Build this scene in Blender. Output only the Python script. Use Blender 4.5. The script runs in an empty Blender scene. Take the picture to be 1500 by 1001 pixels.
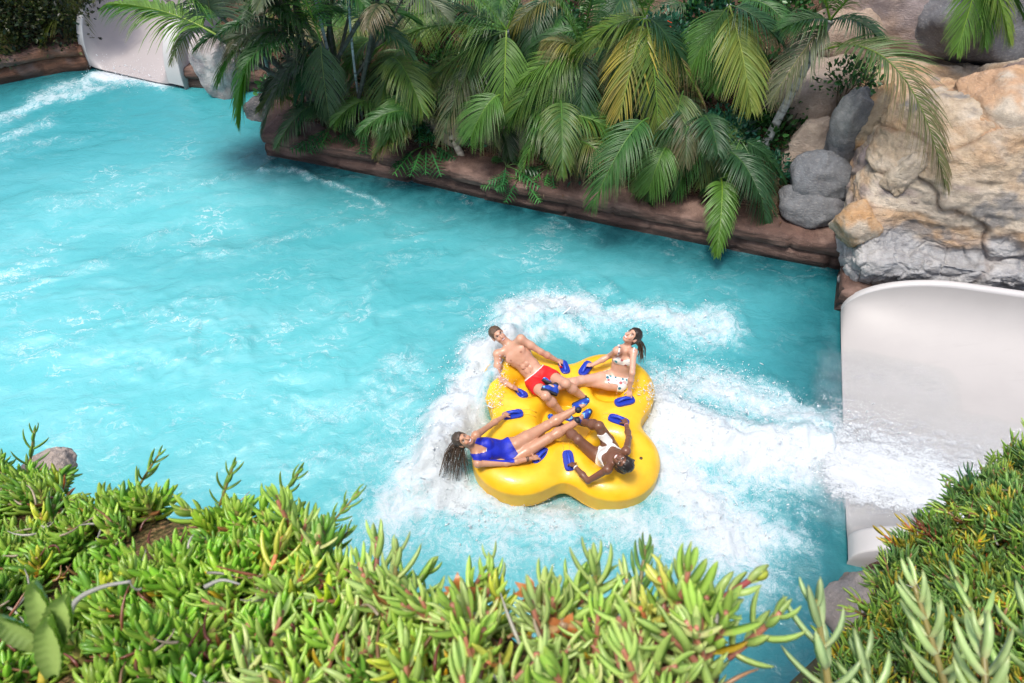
import bpy, math, random
import numpy as np
from mathutils import Vector, Matrix
R = math.radians
random.seed(7); rng = np.random.default_rng(7)
scn = bpy.context.scene
col = scn.collection
V3 = lambda *a: np.array(a, dtype=float)

# ---------------------------------------------------------------- camera geometry
H = 7.4; PITCH = R(47.0); FPX = 1100.0
CAM = V3(0, 0, H)
FWD = V3(0, math.cos(PITCH), -math.sin(PITCH)); UPV = V3(0, math.sin(PITCH), math.cos(PITCH)); RGT = V3(1, 0, 0)
def ray(px, py): return FWD + RGT*(px-750)/FPX + UPV*(500.5-py)/FPX
def at(px, py, z=0.0):
    d = ray(px, py); return CAM + d*((z-H)/d[2])
def atd(px, py, depth): return CAM + ray(px, py)*depth
def proj(p):
    q = np.asarray(p)-CAM; w = q@FWD
    return (750+FPX*(q@RGT)/w, 500.5-FPX*(q@UPV)/w)
def nrm(v): v = np.asarray(v, float); return v/max(1e-9, np.linalg.norm(v))

# ---------------------------------------------------------------- noise
def _hash(ix, iy, iz, seed):
    h = (ix.astype(np.int64)*374761393 + iy.astype(np.int64)*668265263 + iz.astype(np.int64)*2147483647 + seed*974711) & 0xffffffff
    h = ((h ^ (h >> 13))*1274126177) & 0xffffffff
    h = (h ^ (h >> 16)) & 0xffffff
    return h/float(0xffffff)
def vnoise(p, seed=0):
    p = np.asarray(p, float); i = np.floor(p).astype(np.int64); f = p-i; f = f*f*f*(f*(f*6-15)+10)
    r = 0
    for dx in (0, 1):
        wx = f[..., 0] if dx else 1-f[..., 0]
        for dy in (0, 1):
            wy = f[..., 1] if dy else 1-f[..., 1]
            for dz in (0, 1):
                wz = f[..., 2] if dz else 1-f[..., 2]
                r = r + wx*wy*wz*_hash(i[..., 0]+dx, i[..., 1]+dy, i[..., 2]+dz, seed)
    return r
def fbm(p, octv=4, seed=0, rough=.5, ridge=False):
    p = np.asarray(p, float); a = 1.; s = 0.; t = 0.
    for o in range(octv):
        n = vnoise(p*(2.03**o)+o*17.3, seed+o)
        if ridge: n = 1-abs(2*n-1)
        s = s+a*n; t += a; a *= rough
    return s/t
def xyz(x, y, z=0.): return np.stack(np.broadcast_arrays(x, y, z), -1)
def sstep(a, b, x):
    t = np.clip((x-a)/(b-a), 0, 1); return t*t*(3-2*t)

# ---------------------------------------------------------------- mesh helpers
def mk(name, verts, faces, mat=None, parent=None, colr=None, smooth=True, attr=None, loc=None):
    """one mesh object; faces: (n,3|4) array or list of arrays; colr: (nverts,3) colour attribute"""
    verts = np.asarray(verts, np.float32)
    if loc is not None: verts = verts-np.asarray(loc, np.float32)
    me = bpy.data.meshes.new(name)
    if isinstance(faces, np.ndarray): faces = [faces]
    faces = [np.asarray(f, np.int32) for f in faces if len(f)]
    nl = sum(f.size for f in faces); nf = sum(len(f) for f in faces)
    me.vertices.add(len(verts)); me.vertices.foreach_set('co', verts.ravel())
    me.loops.add(nl); me.loops.foreach_set('vertex_index', np.concatenate([f.ravel() for f in faces]))
    me.polygons.add(nf)
    st = []; o = 0
    for f in faces:
        st.append(o+np.arange(len(f))*f.shape[1]); o += f.size
    me.polygons.foreach_set('loop_start', np.concatenate(st).astype(np.int32))
    try: me.polygons.foreach_set('loop_total', np.concatenate([np.full(len(f), f.shape[1]) for f in faces]).astype(np.int32))
    except Exception: pass
    me.update(calc_edges=True); me.validate()
    if smooth: me.polygons.foreach_set('use_smooth', np.ones(len(me.polygons), bool))
    if colr is not None and len(me.vertices) == len(verts):
        a = me.color_attributes.new('Col', 'FLOAT_COLOR', 'POINT')
        c = np.ones((len(verts), 4), np.float32); c[:, :3] = colr; a.data.foreach_set('color', c.ravel())
    if attr:
        for k, v in attr.items():
            a = me.attributes.new(k, 'FLOAT', 'POINT'); a.data.foreach_set('value', np.asarray(v, np.float32).ravel())
    if mat: me.materials.append(mat)
    o = bpy.data.objects.new(name, me); col.objects.link(o)
    if loc is not None: o.location = [float(q) for q in loc]
    if parent is not None: setp(o, parent)
    return o
def setp(o, p):
    # o was built in world coordinates: keep it there under p (p has location only)
    L = Vector((0, 0, 0)); q = p
    while q is not None: L += q.location; q = q.parent
    o.location = o.location-L; o.parent = p
def thing(name, label, cat, loc=(0, 0, 0), group=None):
    o = bpy.data.objects.new(name, None); col.objects.link(o); o.location = [float(q) for q in loc]; o.empty_display_size = .2
    return tag(o, label, cat, group)
def tag(o, label, cat=None, group=None, kind=None):
    if label: o['label'] = label
    if cat: o['category'] = cat
    if group: o['group'] = group
    if kind: o['kind'] = kind
    return o
class Acc:
    """accumulates vertices / faces / colours for one mesh"""
    def __init__(s): s.v = []; s.q = []; s.t = []; s.c = []; s.n = 0
    def add(s, v, q=None, t=None, c=(1, 1, 1)):
        v = np.asarray(v, float).reshape(-1, 3)
        if q is not None and len(q): s.q.append(np.asarray(q)+s.n)
        if t is not None and len(t): s.t.append(np.asarray(t)+s.n)
        c = np.asarray(c, float)
        if c.ndim == 1: c = np.tile(c, (len(v), 1))
        s.v.append(v); s.c.append(c); s.n += len(v)
    def build(s, name, mat, parent=None, smooth=True, loc=None):
        f = []
        if s.q: f.append(np.concatenate(s.q))
        if s.t: f.append(np.concatenate(s.t))
        return mk(name, np.concatenate(s.v), f, mat, parent, np.concatenate(s.c), smooth, loc=loc)
def tube(pts, rad, n=8, c=(1, 1, 1), acc=None, flat=None, cap=True):
    """swept tube along pts; rad scalar or list"""
    pts = np.asarray(pts, float); m = len(pts); rad = np.broadcast_to(np.asarray(rad, float), (m,))
    T = np.gradient(pts, axis=0); T /= np.linalg.norm(T, axis=1)[:, None]+1e-9
    ref = V3(0, 0, 1) if abs(T[0][2]) < .9 else V3(1, 0, 0)
    vs = []; a = np.arange(n)*2*math.pi/n
    N = nrm(np.cross(T[0], ref))
    for i in range(m):
        N = nrm(N-T[i]*(N@T[i])); B = np.cross(T[i], N)
        vs.append(pts[i]+rad[i]*(np.cos(a)[:, None]*N+np.sin(a)[:, None]*B*(flat or 1)))
    v = np.concatenate(vs); i, j = np.meshgrid(np.arange(m-1), np.arange(n), indexing='ij'); j2 = (j+1) % n
    q = np.stack([i*n+j, i*n+j2, (i+1)*n+j2, (i+1)*n+j], -1).reshape(-1, 4)
    t = []
    if cap:
        v = np.concatenate([v, pts[:1], pts[-1:]]); k = m*n
        t = [[k, (b+1) % n, b] for b in range(n)]+[[k+1, (m-1)*n+b, (m-1)*n+(b+1) % n] for b in range(n)]
    if acc is None: acc = Acc()
    cc = np.asarray(c, float)
    if cc.ndim == 2: cc = np.concatenate([np.repeat(cc, n, 0)]+([cc[:1], cc[-1:]] if cap else []))
    acc.add(v, q, t, cc); return acc
def bez(a, b, c, n=12):
    t = np.linspace(0, 1, n)[:, None]; a, b, c = map(np.asarray, (a, b, c))
    return (1-t)**2*a+2*t*(1-t)*b+t*t*c
def spline(P, n=40):
    """Catmull-Rom through points"""
    P = np.asarray(P, float); Q = np.concatenate([[2*P[0]-P[1]], P, [2*P[-1]-P[-2]]]); u = np.linspace(0, len(P)-1-1e-6, n); i = u.astype(int); f = (u-i)[:, None]
    a, b, c, d = Q[i], Q[i+1], Q[i+2], Q[i+3]
    return .5*(2*b+(c-a)*f+(2*a-5*b+4*c-d)*f*f+(3*b-a-3*c+d)*f**3)
def grid(nu, nv):
    i, j = np.meshgrid(np.arange(nu-1), np.arange(nv-1), indexing='ij')
    return np.stack([i*nv+j, (i+1)*nv+j, (i+1)*nv+j+1, i*nv+j+1], -1).reshape(-1, 4)

# ---------------------------------------------------------------- signed distance volumes -> mesh
class Sdf:
    def __init__(s, lo, hi, h):
        s.lo = np.asarray(lo, float); s.h = h; s.n = np.ceil((np.asarray(hi)-s.lo)/h).astype(int)+1
        s.g = np.full(s.n, .2, np.float32)
    def box(s, lo, hi):
        a = np.clip(np.floor((np.asarray(lo)-s.lo)/s.h).astype(int), 0, s.n-1); b = np.clip(np.ceil((np.asarray(hi)-s.lo)/s.h).astype(int)+1, 1, s.n)
        sl = tuple(slice(a[k], b[k]) for k in range(3))
        ax = [s.lo[k]+s.h*np.arange(a[k], b[k], dtype=np.float32) for k in range(3)]
        return sl, np.stack(np.meshgrid(*ax, indexing='ij'), -1).astype(np.float32)
    def put(s, sl, d, k, sub=False):
        g = s.g[sl]; d = d.astype(np.float32)
        if sub:
            h = np.clip(.5-.5*(g+d)/k, 0, 1); s.g[sl] = g*(1-h)-d*h+k*h*(1-h)
        else:
            h = np.clip(.5+.5*(g-d)/k, 0, 1); s.g[sl] = g*(1-h)+d*h-k*h*(1-h)
    def cone(s, a, b, ra, rb, k=.02, sub=False):
        a = np.asarray(a, float); b = np.asarray(b, float); m = max(ra, rb)+k+2*s.h
        sl, P = s.box(np.minimum(a, b)-m, np.maximum(a, b)+m)
        if P.size == 0: return
        ab = b-a; t = np.clip(((P-a)@ab)/(ab@ab+1e-9), 0, 1)
        d = np.linalg.norm(P-a-t[..., None]*ab, axis=-1)-(ra+(rb-ra)*t)
        s.put(sl, d, k, sub)
    def ell(s, c, M, r, k=.02, sub=False):
        """M rows = axes, r = radii"""
        c = np.asarray(c, float); r = np.asarray(r, float); m = max(r)+k+2*s.h
        sl, P = s.box(c-m, c+m)
        if P.size == 0: return
        q = (P-c)@np.asarray(M).T
        k0 = np.linalg.norm(q/r, axis=-1); k1 = np.linalg.norm(q/(r*r), axis=-1)+1e-6
        s.put(sl, k0*(k0-1)/k1, k, sub)
    def mesh(s):
        g = s.g; h = s.h; n = s.n; ins = g < 0
        c = np.zeros(n-1, np.int8)
        for dx in (0, 1):
            for dy in (0, 1):
                for dz in (0, 1): c += ins[dx:n[0]-1+dx, dy:n[1]-1+dy, dz:n[2]-1+dz]
        act = (c > 0) & (c < 8); idx = np.full(n-1, -1, np.int64); I = np.argwhere(act); idx[act] = np.arange(len(I))
        acc = np.zeros((len(I), 3)); cnt = np.zeros(len(I))
        cs = [(dx, dy, dz) for dx in (0, 1) for dy in (0, 1) for dz in (0, 1)]
        val = {q: g[I[:, 0]+q[0], I[:, 1]+q[1], I[:, 2]+q[2]] for q in cs}
        for a in cs:
            for ax in range(3):
                if a[ax]: continue
                b = list(a); b[ax] = 1; b = tuple(b); va, vb = val[a], val[b]; m = (va < 0) != (vb < 0)
                t = va/(va-vb+1e-12); p = np.tile(np.array(a, float), (len(I), 1)); p[:, ax] = t
                acc[m] += p[m]; cnt[m] += 1
        V = s.lo+h*(I+acc/cnt[:, None])
        F = []
        for ax in range(3):
            o1, o2 = [(1, 2), (2, 0), (0, 1)][ax]
            sa = [slice(1, n[k]-1) for k in range(3)]; sa[ax] = slice(0, n[ax]-1); sb = list(sa); sb[ax] = slice(1, n[ax])
            A = ins[tuple(sa)]; B = ins[tuple(sb)]; E = np.argwhere(A != B)
            off = np.ones(3, int); off[ax] = 0; E2 = E+off; flip = A[E[:, 0], E[:, 1], E[:, 2]]
            def gi(d1, d2):
                q = E2.copy(); q[:, o1] -= d1; q[:, o2] -= d2; return idx[q[:, 0], q[:, 1], q[:, 2]]
            q = np.stack([gi(1, 1), gi(0, 1), gi(0, 0), gi(1, 0)], -1); q[~flip] = q[~flip][:, ::-1]; F.append(q)
        F = np.concatenate(F); F = F[(F >= 0).all(1)]
        return V, F
    def grad(s, V):
        q = (V-s.lo)/s.h; i = np.clip(np.round(q).astype(int), 1, s.n-2); g = s.g
        N = np.stack([g[i[:, 0]+1, i[:, 1], i[:, 2]]-g[i[:, 0]-1, i[:, 1], i[:, 2]], g[i[:, 0], i[:, 1]+1, i[:, 2]]-g[i[:, 0], i[:, 1]-1, i[:, 2]], g[i[:, 0], i[:, 1], i[:, 2]+1]-g[i[:, 0], i[:, 1], i[:, 2]-1]], -1)
        return N/(np.linalg.norm(N, axis=1)[:, None]+1e-9)

# ---------------------------------------------------------------- materials
class NT:
    def __init__(s, name):
        s.m = bpy.data.materials.new(name); s.m.use_nodes = True; s.t = s.m.node_tree; s.t.nodes.clear()
        s.out = s.t.nodes.new('ShaderNodeOutputMaterial')
    def n(s, typ, **kw):
        o = s.t.nodes.new('ShaderNode'+typ)
        for k, v in kw.items():
            if k in ('inp',):
                for a, b in v.items(): s.set(o, a, b)
            else: setattr(o, k, v)
        return o
    def set(s, node, key, v):
        i = node.inputs[key]
        if isinstance(v, bpy.types.NodeSocket): s.t.links.new(v, i)
        elif isinstance(v, bpy.types.Node): s.t.links.new(v.outputs[0], i)
        else:
            if hasattr(i.default_value, '__len__') and len(i.default_value) == 4 and len(v) == 3: v = (*v, 1)
            i.default_value = v
    def pos(s, obj=False):
        return s.n('TexCoord').outputs['Object'] if obj else s.n('NewGeometry').outputs['Position']
    def noise(s, vec, scale, detail=4, rough=.5, dist=0, col=False):
        o = s.n('TexNoise', inp={'Vector': vec, 'Scale': scale, 'Detail': detail, 'Roughness': rough, 'Distortion': dist})
        return o.outputs['Color' if col else 'Fac']
    def math(s, op, a, b=0., c=0., clamp=False):
        o = s.n('Math', operation=op, use_clamp=clamp); s.set(o, 0, a); s.set(o, 1, b)
        if op in ('MULTIPLY_ADD', 'SMOOTH_MIN'): s.set(o, 2, c)
        return o.outputs[0]
    def mapr(s, v, a, b, c=0., d=1., smooth=True):
        o = s.n('MapRange'); o.interpolation_type = 'SMOOTHSTEP' if smooth else 'LINEAR'
        for k, x in zip(('Value', 'From Min', 'From Max', 'To Min', 'To Max'), (v, a, b, c, d)): s.set(o, k, x)
        return o.outputs[0]
    def mix(s, f, a, b, mode='MIX'):
        o = s.n('Mix', data_type='RGBA', blend_type=mode); s.set(o, 0, f); s.set(o, 6, a); s.set(o, 7, b); return o.outputs[2]
    def ramp(s, f, stops):
        o = s.n('ValToRGB'); s.set(o, 0, f); e = o.color_ramp.elements
        while len(e) < len(stops): e.new(.5)
        for k, (p, c) in zip(e, stops): k.position = p; k.color = (*c, 1)
        return o.outputs[0]
    def attr(s, name, out='Color'):
        return s.n('Attribute', attribute_name=name).outputs[out]
    def scale(s, vec, v):
        return s.n('Mapping', inp={'Vector': vec, 'Scale': v}).outputs[0]
    def bump(s, h, strength=.4, dist=.02, normal=None):
        o = s.n('Bump', inp={'Height': h, 'Strength': strength, 'Distance': dist})
        if normal is not None: s.set(o, 'Normal', normal)
        return o.outputs[0]
    def bsdf(s, base, rough=.5, spec=.5, normal=None, sss=0, coat=0, **kw):
        o = s.n('BsdfPrincipled'); s.set(o, 'Base Color', base); s.set(o, 'Roughness', rough); s.set(o, 'Specular IOR Level', spec)
        if normal is not None: s.set(o, 'Normal', normal)
        if sss: s.set(o, 'Subsurface Weight', sss); s.set(o, 'Subsurface Scale', .02)
        if coat: s.set(o, 'Coat Weight', coat); s.set(o, 'Coat Roughness', .08)
        for k, v in kw.items(): s.set(o, k, v)
        return o.outputs[0]
    def done(s, sh, vol=None):
        s.t.links.new(sh, s.out.inputs['Surface']); return s.m
MATS = {}
def simple(name, c, rough=.5, spec=.5, bump=0, bscale=30, var=0, coat=0, obj=False, metallic=0):
    if name in MATS: return MATS[name]
    t = NT(name); p = t.pos(obj); base = (*c, 1)
    if var:
        n = t.noise(p, bscale*.15, 5, .6); base = t.mix(t.mapr(n, .3, .7), tuple(q*(1-var) for q in c)+(1,), tuple(min(1, q*(1+var)) for q in c)+(1,))
    nm = t.bump(t.noise(p, bscale, 5, .6), bump, .01) if bump else None
    MATS[name] = t.done(t.bsdf(base, rough, spec, nm, coat=coat, Metallic=metallic)); return MATS[name]
def leafmat(name, rough=.4, trans=.35, gloss=.5, bump=.0):
    t = NT(name); c = t.attr('Col'); p = t.pos()
    n = t.noise(p, 9, 4, .6); c2 = t.mix(t.mapr(n, .3, .7, 0., .35), c, t.mix(1., c, (.62, .7, .5, 1), 'MULTIPLY'))
    nm = t.bump(t.noise(p, 180, 2), bump, .003) if bump else None
    a = t.bsdf(c2, rough, gloss, nm); tr = t.n('BsdfTranslucent', inp={'Color': t.mix(1., c2, (.85, 1.1, .45, 1), 'MULTIPLY')})
    m = t.n('MixShader'); t.set(m, 0, trans); t.t.links.new(a, m.inputs[1]); t.t.links.new(tr.outputs[0], m.inputs[2])
    return t.done(m.outputs[0])
# ================================================================ camera, light
cam = bpy.data.cameras.new('camera'); camo = bpy.data.objects.new('camera', cam); col.objects.link(camo)
camo.location = CAM; camo.rotation_euler = (math.pi/2-PITCH, 0, 0)
cam.lens = FPX/1500*36; cam.sensor_width = 36; cam.clip_start = .05; cam.clip_end = 400
cam.dof.use_dof = True; cam.dof.focus_distance = 9.2; cam.dof.aperture_fstop = 6.3
scn.camera = camo
SUN_EL, SUN_AZ = R(71), R(222)      # azimuth: where the sun stands, clockwise from +Y
sund = V3(math.sin(SUN_AZ)*math.cos(SUN_EL), math.cos(SUN_AZ)*math.cos(SUN_EL), math.sin(SUN_EL))
sl = bpy.data.lights.new('sun', 'SUN'); sl.energy = 2.0; sl.angle = R(12); sl.color = (1, .965, .91)
so = bpy.data.objects.new('sun', sl); col.objects.link(so); so.rotation_euler = Vector([float(q) for q in sund]).to_track_quat('Z', 'Y').to_euler()
w = bpy.data.worlds.new('World'); scn.world = w; w.use_nodes = True; wt = w.node_tree
sky = wt.nodes.new('ShaderNodeTexSky'); sky.sky_type = 'NISHITA'; sky.sun_disc = False; sky.sun_elevation = SUN_EL; sky.sun_rotation = SUN_AZ
sky.dust_density = 4; sky.air_density = 1.0; sky.ozone_density = .6
wt.links.new(sky.outputs[0], wt.nodes['Background'].inputs[0]); wt.nodes['Background'].inputs[1].default_value = .15
scn.view_settings.view_transform = 'Standard'; scn.view_settings.look = 'None'; scn.view_settings.exposure = .58
scn.cycles.max_bounces = 8; scn.cycles.transparent_max_bounces = 16

# ================================================================ plan of the pool
A_ = lambda x, y: at(x, y)[:2]
POOL = np.array([A_(-420, 235), A_(-20, 128), A_(95, 104), A_(140, 102), A_(250, 124), A_(262, 127), A_(412, 138), A_(392, 226), A_(700, 290), A_(960, 343), A_(1226, 396),
                 A_(1238, 470), A_(1240, 860), A_(1225, 1100), (2.4, -1.), (-13, -1.)])
def seg_d(P, a, b):
    a = np.asarray(a)[:2]; b = np.asarray(b)[:2]; ab = b-a; t = np.clip(((P-a)@ab)/(ab@ab), 0, 1); return np.linalg.norm(P-a-t[..., None]*ab, axis=-1), t
def inside(P, poly):
    x, y = P[..., 0], P[..., 1]; c = np.zeros(x.shape, bool); n = len(poly)
    for i in range(n):
        x1, y1 = poly[i]; x2, y2 = poly[(i+1) % n]
        if y1 == y2: continue
        c ^= ((y1 > y) != (y2 > y)) & (x < (x2-x1)*(y-y1)/(y2-y1)+x1)
    return c
def poly_d(P, poly):
    d = np.full(P.shape[:-1], 1e9)
    for i in range(len(poly)): d = np.minimum(d, seg_d(P, poly[i], poly[(i+1) % len(poly)])[0])
    return np.where(inside(P, poly), -d, d)
# slides: mouth ends at water level, far side first
SR0, SR1 = at(1229, 462), at(1238, 792)     # right slide, far / near
SL0, SL1 = at(143, 104), at(244, 127)       # left slide, left / right
def slide_frame(a, b):
    v = nrm((b-a)*V3(1, 1, 0)); return a, v, np.linalg.norm((b-a)[:2])
ur = nrm(V3(-(SR1-SR0)[1], (SR1-SR0)[0], 0)); ur = ur if ur[0] > 0 else -ur
ul = nrm(V3((SL1-SL0)[1], -(SL1-SL0)[0], 0)); ul = ul if ul[1] > 0 else -ul
def quad_poly(a, b, u, L, m):
    v = nrm(b-a); return np.array([(a-v*m)[:2], (b+v*m)[:2], (b+v*m+u*L)[:2], (a-v*m+u*L)[:2]])
SRP = quad_poly(SR0, SR1, ur, 9, .05); SLP = quad_poly(SL0, SL1, ul, 9, .1)
def terrain(P):
    d = poly_d(P, POOL); x, y = P[..., 0], P[..., 1]
    n = fbm(xyz(x*.9, y*.9), 4, 5)
    slope = .42+.12*sstep(-8, -12, x)
    z = .36+slope*np.clip(d-.35, 0, 9)+(n-.5)*.5*np.clip(d-.3, 0, 1)
    z = np.where((x > 4.9)&(y < 8.4), np.minimum(z, -.3), z)
    ds = np.minimum(poly_d(P, SRP), poly_d(P, SLP)); z = z*sstep(0, .35, ds)-.5*(1-sstep(0, .35, ds))
    z = np.where(y < 2.6, np.minimum(z, .3), z)
    return np.where(d < .12, -.7, z)
def bed(px, py, h=0.):
    d = ray(px, py)
    t = np.linspace(6, 30, 600); P = CAM+d*t[:, None]; f = P[:, 2]-(terrain(P[:, :2])+h); i = int(np.argmax(f < 0)) if (f < 0).any() else len(t)-1
    return P[i]
xs = np.arange(-24, 16, .14); ys = np.arange(-3, 32, .14)
X, Y = np.meshgrid(xs, ys, indexing='ij'); Z = terrain(np.stack([X, Y], -1))
t = NT('mulch'); p = t.pos(); v = t.n('TexVoronoi', inp={'Vector': t.scale(p, (1, 1.6, 1)), 'Scale': 26.}); n1 = t.noise(p, 2.2, 6, .65)
c = t.ramp(t.noise(p, 45, 6, .75), [(.3, (.022, .013, .009)), (.5, (.085, .045, .028)), (.62, (.17, .1, .065)), (.75, (.30, .22, .16))])
c = t.mix(t.mapr(n1, .45, .62, 0, .3), c, (.24, .18, .14, 1))
mulch = t.done(t.bsdf(c, .9, .2, t.bump(v.outputs['Distance'], .9, .04)))
g_ = mk('ground', xyz(X, Y, Z).reshape(-1, 3), grid(len(xs), len(ys)), mulch); tag(g_, None, kind='structure')
far = mk('distant_ground', [(-150, -60, -1.2), (150, -60, -1.2), (150, 200, -1.2), (-150, 200, -1.2)], np.array([[0, 1, 2, 3]]), mulch); tag(far, None, kind='structure')

# ================================================================ water
def blobs(P, L):
    """L: strokes (list of pixel points, radius metres, strength)"""
    D = np.zeros(P.shape[:-1])
    for pts, r, s in L:
        w_ = [at(*q)[:2] for q in pts]; d = np.full(P.shape[:-1], 1e9)
        if len(w_) == 1: d = np.linalg.norm(P-w_[0], axis=-1)
        for a, b in zip(w_[:-1], w_[1:]): d = np.minimum(d, seg_d(P, a, b)[0])
        D = np.maximum(D, s*np.exp(-(d/r)**2)) if s > 0 else D*(1+s*np.exp(-(d/r)**2))
    return D
FOAM = [([(742, 560), (735, 600)], .16, 1.2), ([(735, 505), (705, 545), (675, 600), (655, 650), (640, 700), (660, 735)], .34, 1.25), ([(640, 640), (610, 700), (600, 750)], .56, .92), ([(560, 780), (620, 800)], .5, .55), ([(690, 720), (760, 745), (850, 760)], .28, .85), ([(600, 560), (560, 640), (520, 700)], .5, .40),
        ([(745, 470), (800, 452), (865, 462)], .38, 1.05), ([(740, 500), (790, 492), (840, 500)], .24, .8), ([(880, 478), (960, 462), (1040, 480)], .36, .85), ([(980, 500), (1040, 520)], .2, .4),
        ([(960, 600), (1020, 640), (1090, 660), (1160, 662), (1240, 672)], .66, 1.25), ([(975, 690), (1020, 740), (1070, 785)], .62, 1.1), ([(1240, 690), (1180, 700), (1100, 700)], .4, .9),
        ([(980, 555), (1060, 555), (1120, 585), (1180, 615)], .40, .85), ([(660, 745), (720, 775), (800, 765), (870, 775), (950, 790), (1040, 800)], .50, .74),
        ([(580, 800), (680, 810), (800, 820), (900, 830)], .4, .5), ([(1110, 780), (1160, 740)], .35, .5), ([(1090, 830), (1130, 810)], .3, .4),
        ([(215, 118), (150, 118), (90, 135), (40, 160), (-30, 190)], .32, .62), ([(240, 124), (195, 112), (150, 112)], .36, 1.15), ([(130, 135), (60, 150)], .4, .7), ([(60, 190), (20, 205)], .4, .5), ([(0, 230), (120, 205)], .3, .33),
        ([(10, 420), (140, 380), (250, 340)], .22, .36), ([(50, 300), (190, 300), (330, 260)], .3, .33), ([(380, 250), (450, 262), (560, 300)], .10, .48), ([(0, 520), (120, 500), (300, 440)], .2, .32),
        ([(450, 600), (540, 590), (600, 540)], .34, .42), ([(420, 690), (520, 640)], .3, .36), ([(500, 470), (560, 400), (640, 370)], .2, .3), ([(870, 440), (900, 425)], .2, .42), ([(790, 320), (830, 340)], .1, .45),
        ([(300, 380), (420, 350), (520, 330)], .2, .33), ([(200, 540), (330, 520), (420, 470)], .2, .3)]
AER = [([(500, 300), (760, 380), (950, 430)], 1.5, .42), ([(-300, 400), (100, 560), (420, 600)], 2.6, 1.), ([(100, 330), (300, 300)], 1.7, .8), ([(620, 700), (800, 780)], 1.2, .85), ([(1060, 700), (1000, 720)], 1.1, .62), ([(900, 470), (780, 470)], .7, .5)]
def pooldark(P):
    """dark strip along the back wall (its shade and reflection, put into the colour) and at the mouth of the right slide"""
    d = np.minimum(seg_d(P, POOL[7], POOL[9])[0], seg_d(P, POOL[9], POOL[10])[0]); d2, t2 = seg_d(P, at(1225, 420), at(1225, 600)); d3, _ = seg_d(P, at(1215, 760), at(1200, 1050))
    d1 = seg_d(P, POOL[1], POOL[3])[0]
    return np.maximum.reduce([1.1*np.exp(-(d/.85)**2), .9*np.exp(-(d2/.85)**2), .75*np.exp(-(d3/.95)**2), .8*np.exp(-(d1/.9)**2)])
xs = np.concatenate([np.arange(-14, -5.5, .085), np.arange(-5.5, 5.6, .036)]); ys = np.concatenate([np.arange(-.6, 8.8, .036), np.arange(8.8, 17, .07)])
X, Y = np.meshgrid(xs, ys, indexing='ij'); P2 = np.stack([X, Y], -1)
RAFT_C = at(832, 622, .25)
# domain warp gives the foam its torn edges
wx = fbm(xyz(X*1.3, Y*1.3, 3), 4, 31)-.5; wy = fbm(xyz(X*1.3, Y*1.3, 9), 4, 41)-.5
PW = P2+np.stack([wx, wy], -1)*.75
foam = blobs(PW, FOAM); aer = np.clip(blobs(P2, AER), 0, 1); shade_tint = pooldark(P2)
rot = R(24); U_ = X*math.cos(rot)+Y*math.sin(rot); W_ = -X*math.sin(rot)+Y*math.cos(rot)
wav = (fbm(xyz(U_*.45+wx*1.2, W_*1.15+wy*1.2, 0), 4, 3, .5, ridge=True)-.5)*.10+(fbm(xyz(U_*1.4+wx*2, W_*3.0+wy*2, 5), 4, 13, .55, ridge=True)-.5)*.045
rip = fbm(xyz(X*6, Y*6, 0), 3, 7)-.5
fr = fbm(xyz(X*3.2, Y*3.2, 1), 5, 21, .62)
rr = np.linalg.norm((P2-RAFT_C[:2]), axis=-1)
pile = blobs(P2, [([(728, 560), (722, 600)], .22, .34), ([(735, 505), (690, 560), (662, 620), (640, 690)], .30, .26), ([(750, 478), (820, 470)], .25, .14), ([(975, 610), (1060, 650)], .3, .15), ([(1100, 660), (1238, 652)], .35, .2)])
ZW = wav*(.55+.6*aer)+rip*.015+np.clip(foam, 0, 1.1)*(fr-.35)*.24+np.clip(foam, 0, 1)*(fbm(xyz(X*9, Y*9, 2), 3, 61, .7)-.5)*.10+pile*(.6+.8*fr)
under = sstep(1.15, .75, rr); ZW = ZW*(1-under)-.12*under
ZW = ZW*sstep(.0, .25, -poly_d(P2, POOL))
t = NT('pool_water'); p = t.pos(); ps = t.scale(p, (1., 1., .3))
fo = t.attr('foam', 'Fac'); ae = t.attr('aer', 'Fac'); de = t.attr('shade_tint', 'Fac')
warp = t.n('VectorMath', operation='MULTIPLY_ADD'); t.set(warp, 0, t.noise(ps, 2.4, 5, .6, col=True)); t.set(warp, 1, (.55, .55, .0)); t.set(warp, 2, ps); wp = warp.outputs[0]
n1 = t.noise(wp, 3.3, 7, .72); n2 = t.noise(wp, 17, 5, .75); n3 = t.noise(ps, 75, 4, .7)
s = t.math('ADD', t.math('MULTIPLY', fo, 1.25), t.math('MULTIPLY', t.math('SUBTRACT', n1, .5), 1.35)); s = t.math('ADD', s, t.math('MULTIPLY', t.math('SUBTRACT', n2, .5), 1.5))
s = t.math('ADD', s, t.math('MULTIPLY', t.math('SUBTRACT', n3, .5), 1.0))
fm = t.mapr(s, .28, 1.30)
fm = t.math('MULTIPLY', fm, t.mapr(fo, .02, .3))
# thin streaks left by earlier waves
st = t.n('Mapping', inp={'Vector': wp, 'Rotation': (0, 0, -R(24)), 'Scale': (.8, 2.8, 1)}).outputs[0]
sk = t.math('ABSOLUTE', t.math('SUBTRACT', t.noise(st, 1.5, 9, .62), .5)); sk = t.mapr(sk, .0, .035, 1., 0.)
sk = t.math('MULTIPLY', sk, t.mapr(t.noise(ps, .9, 5, .6), .47, .68)); sk = t.math('MULTIPLY', sk, t.mapr(ae, .0, .8, .12, .8)); sk = t.math('MULTIPLY', sk, t.mapr(n2, .38, .62))
mist = t.mapr(t.noise(st, .9, 6, .6), .38, .72); mist = t.math('MULTIPLY', mist, ae)
ftot = t.math('MAXIMUM', t.math('MULTIPLY', fm, .96), sk, clamp=True)
tone = t.math('ADD', ae, t.math('MULTIPLY', t.math('SUBTRACT', n1, .5), .35), clamp=True)
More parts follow.
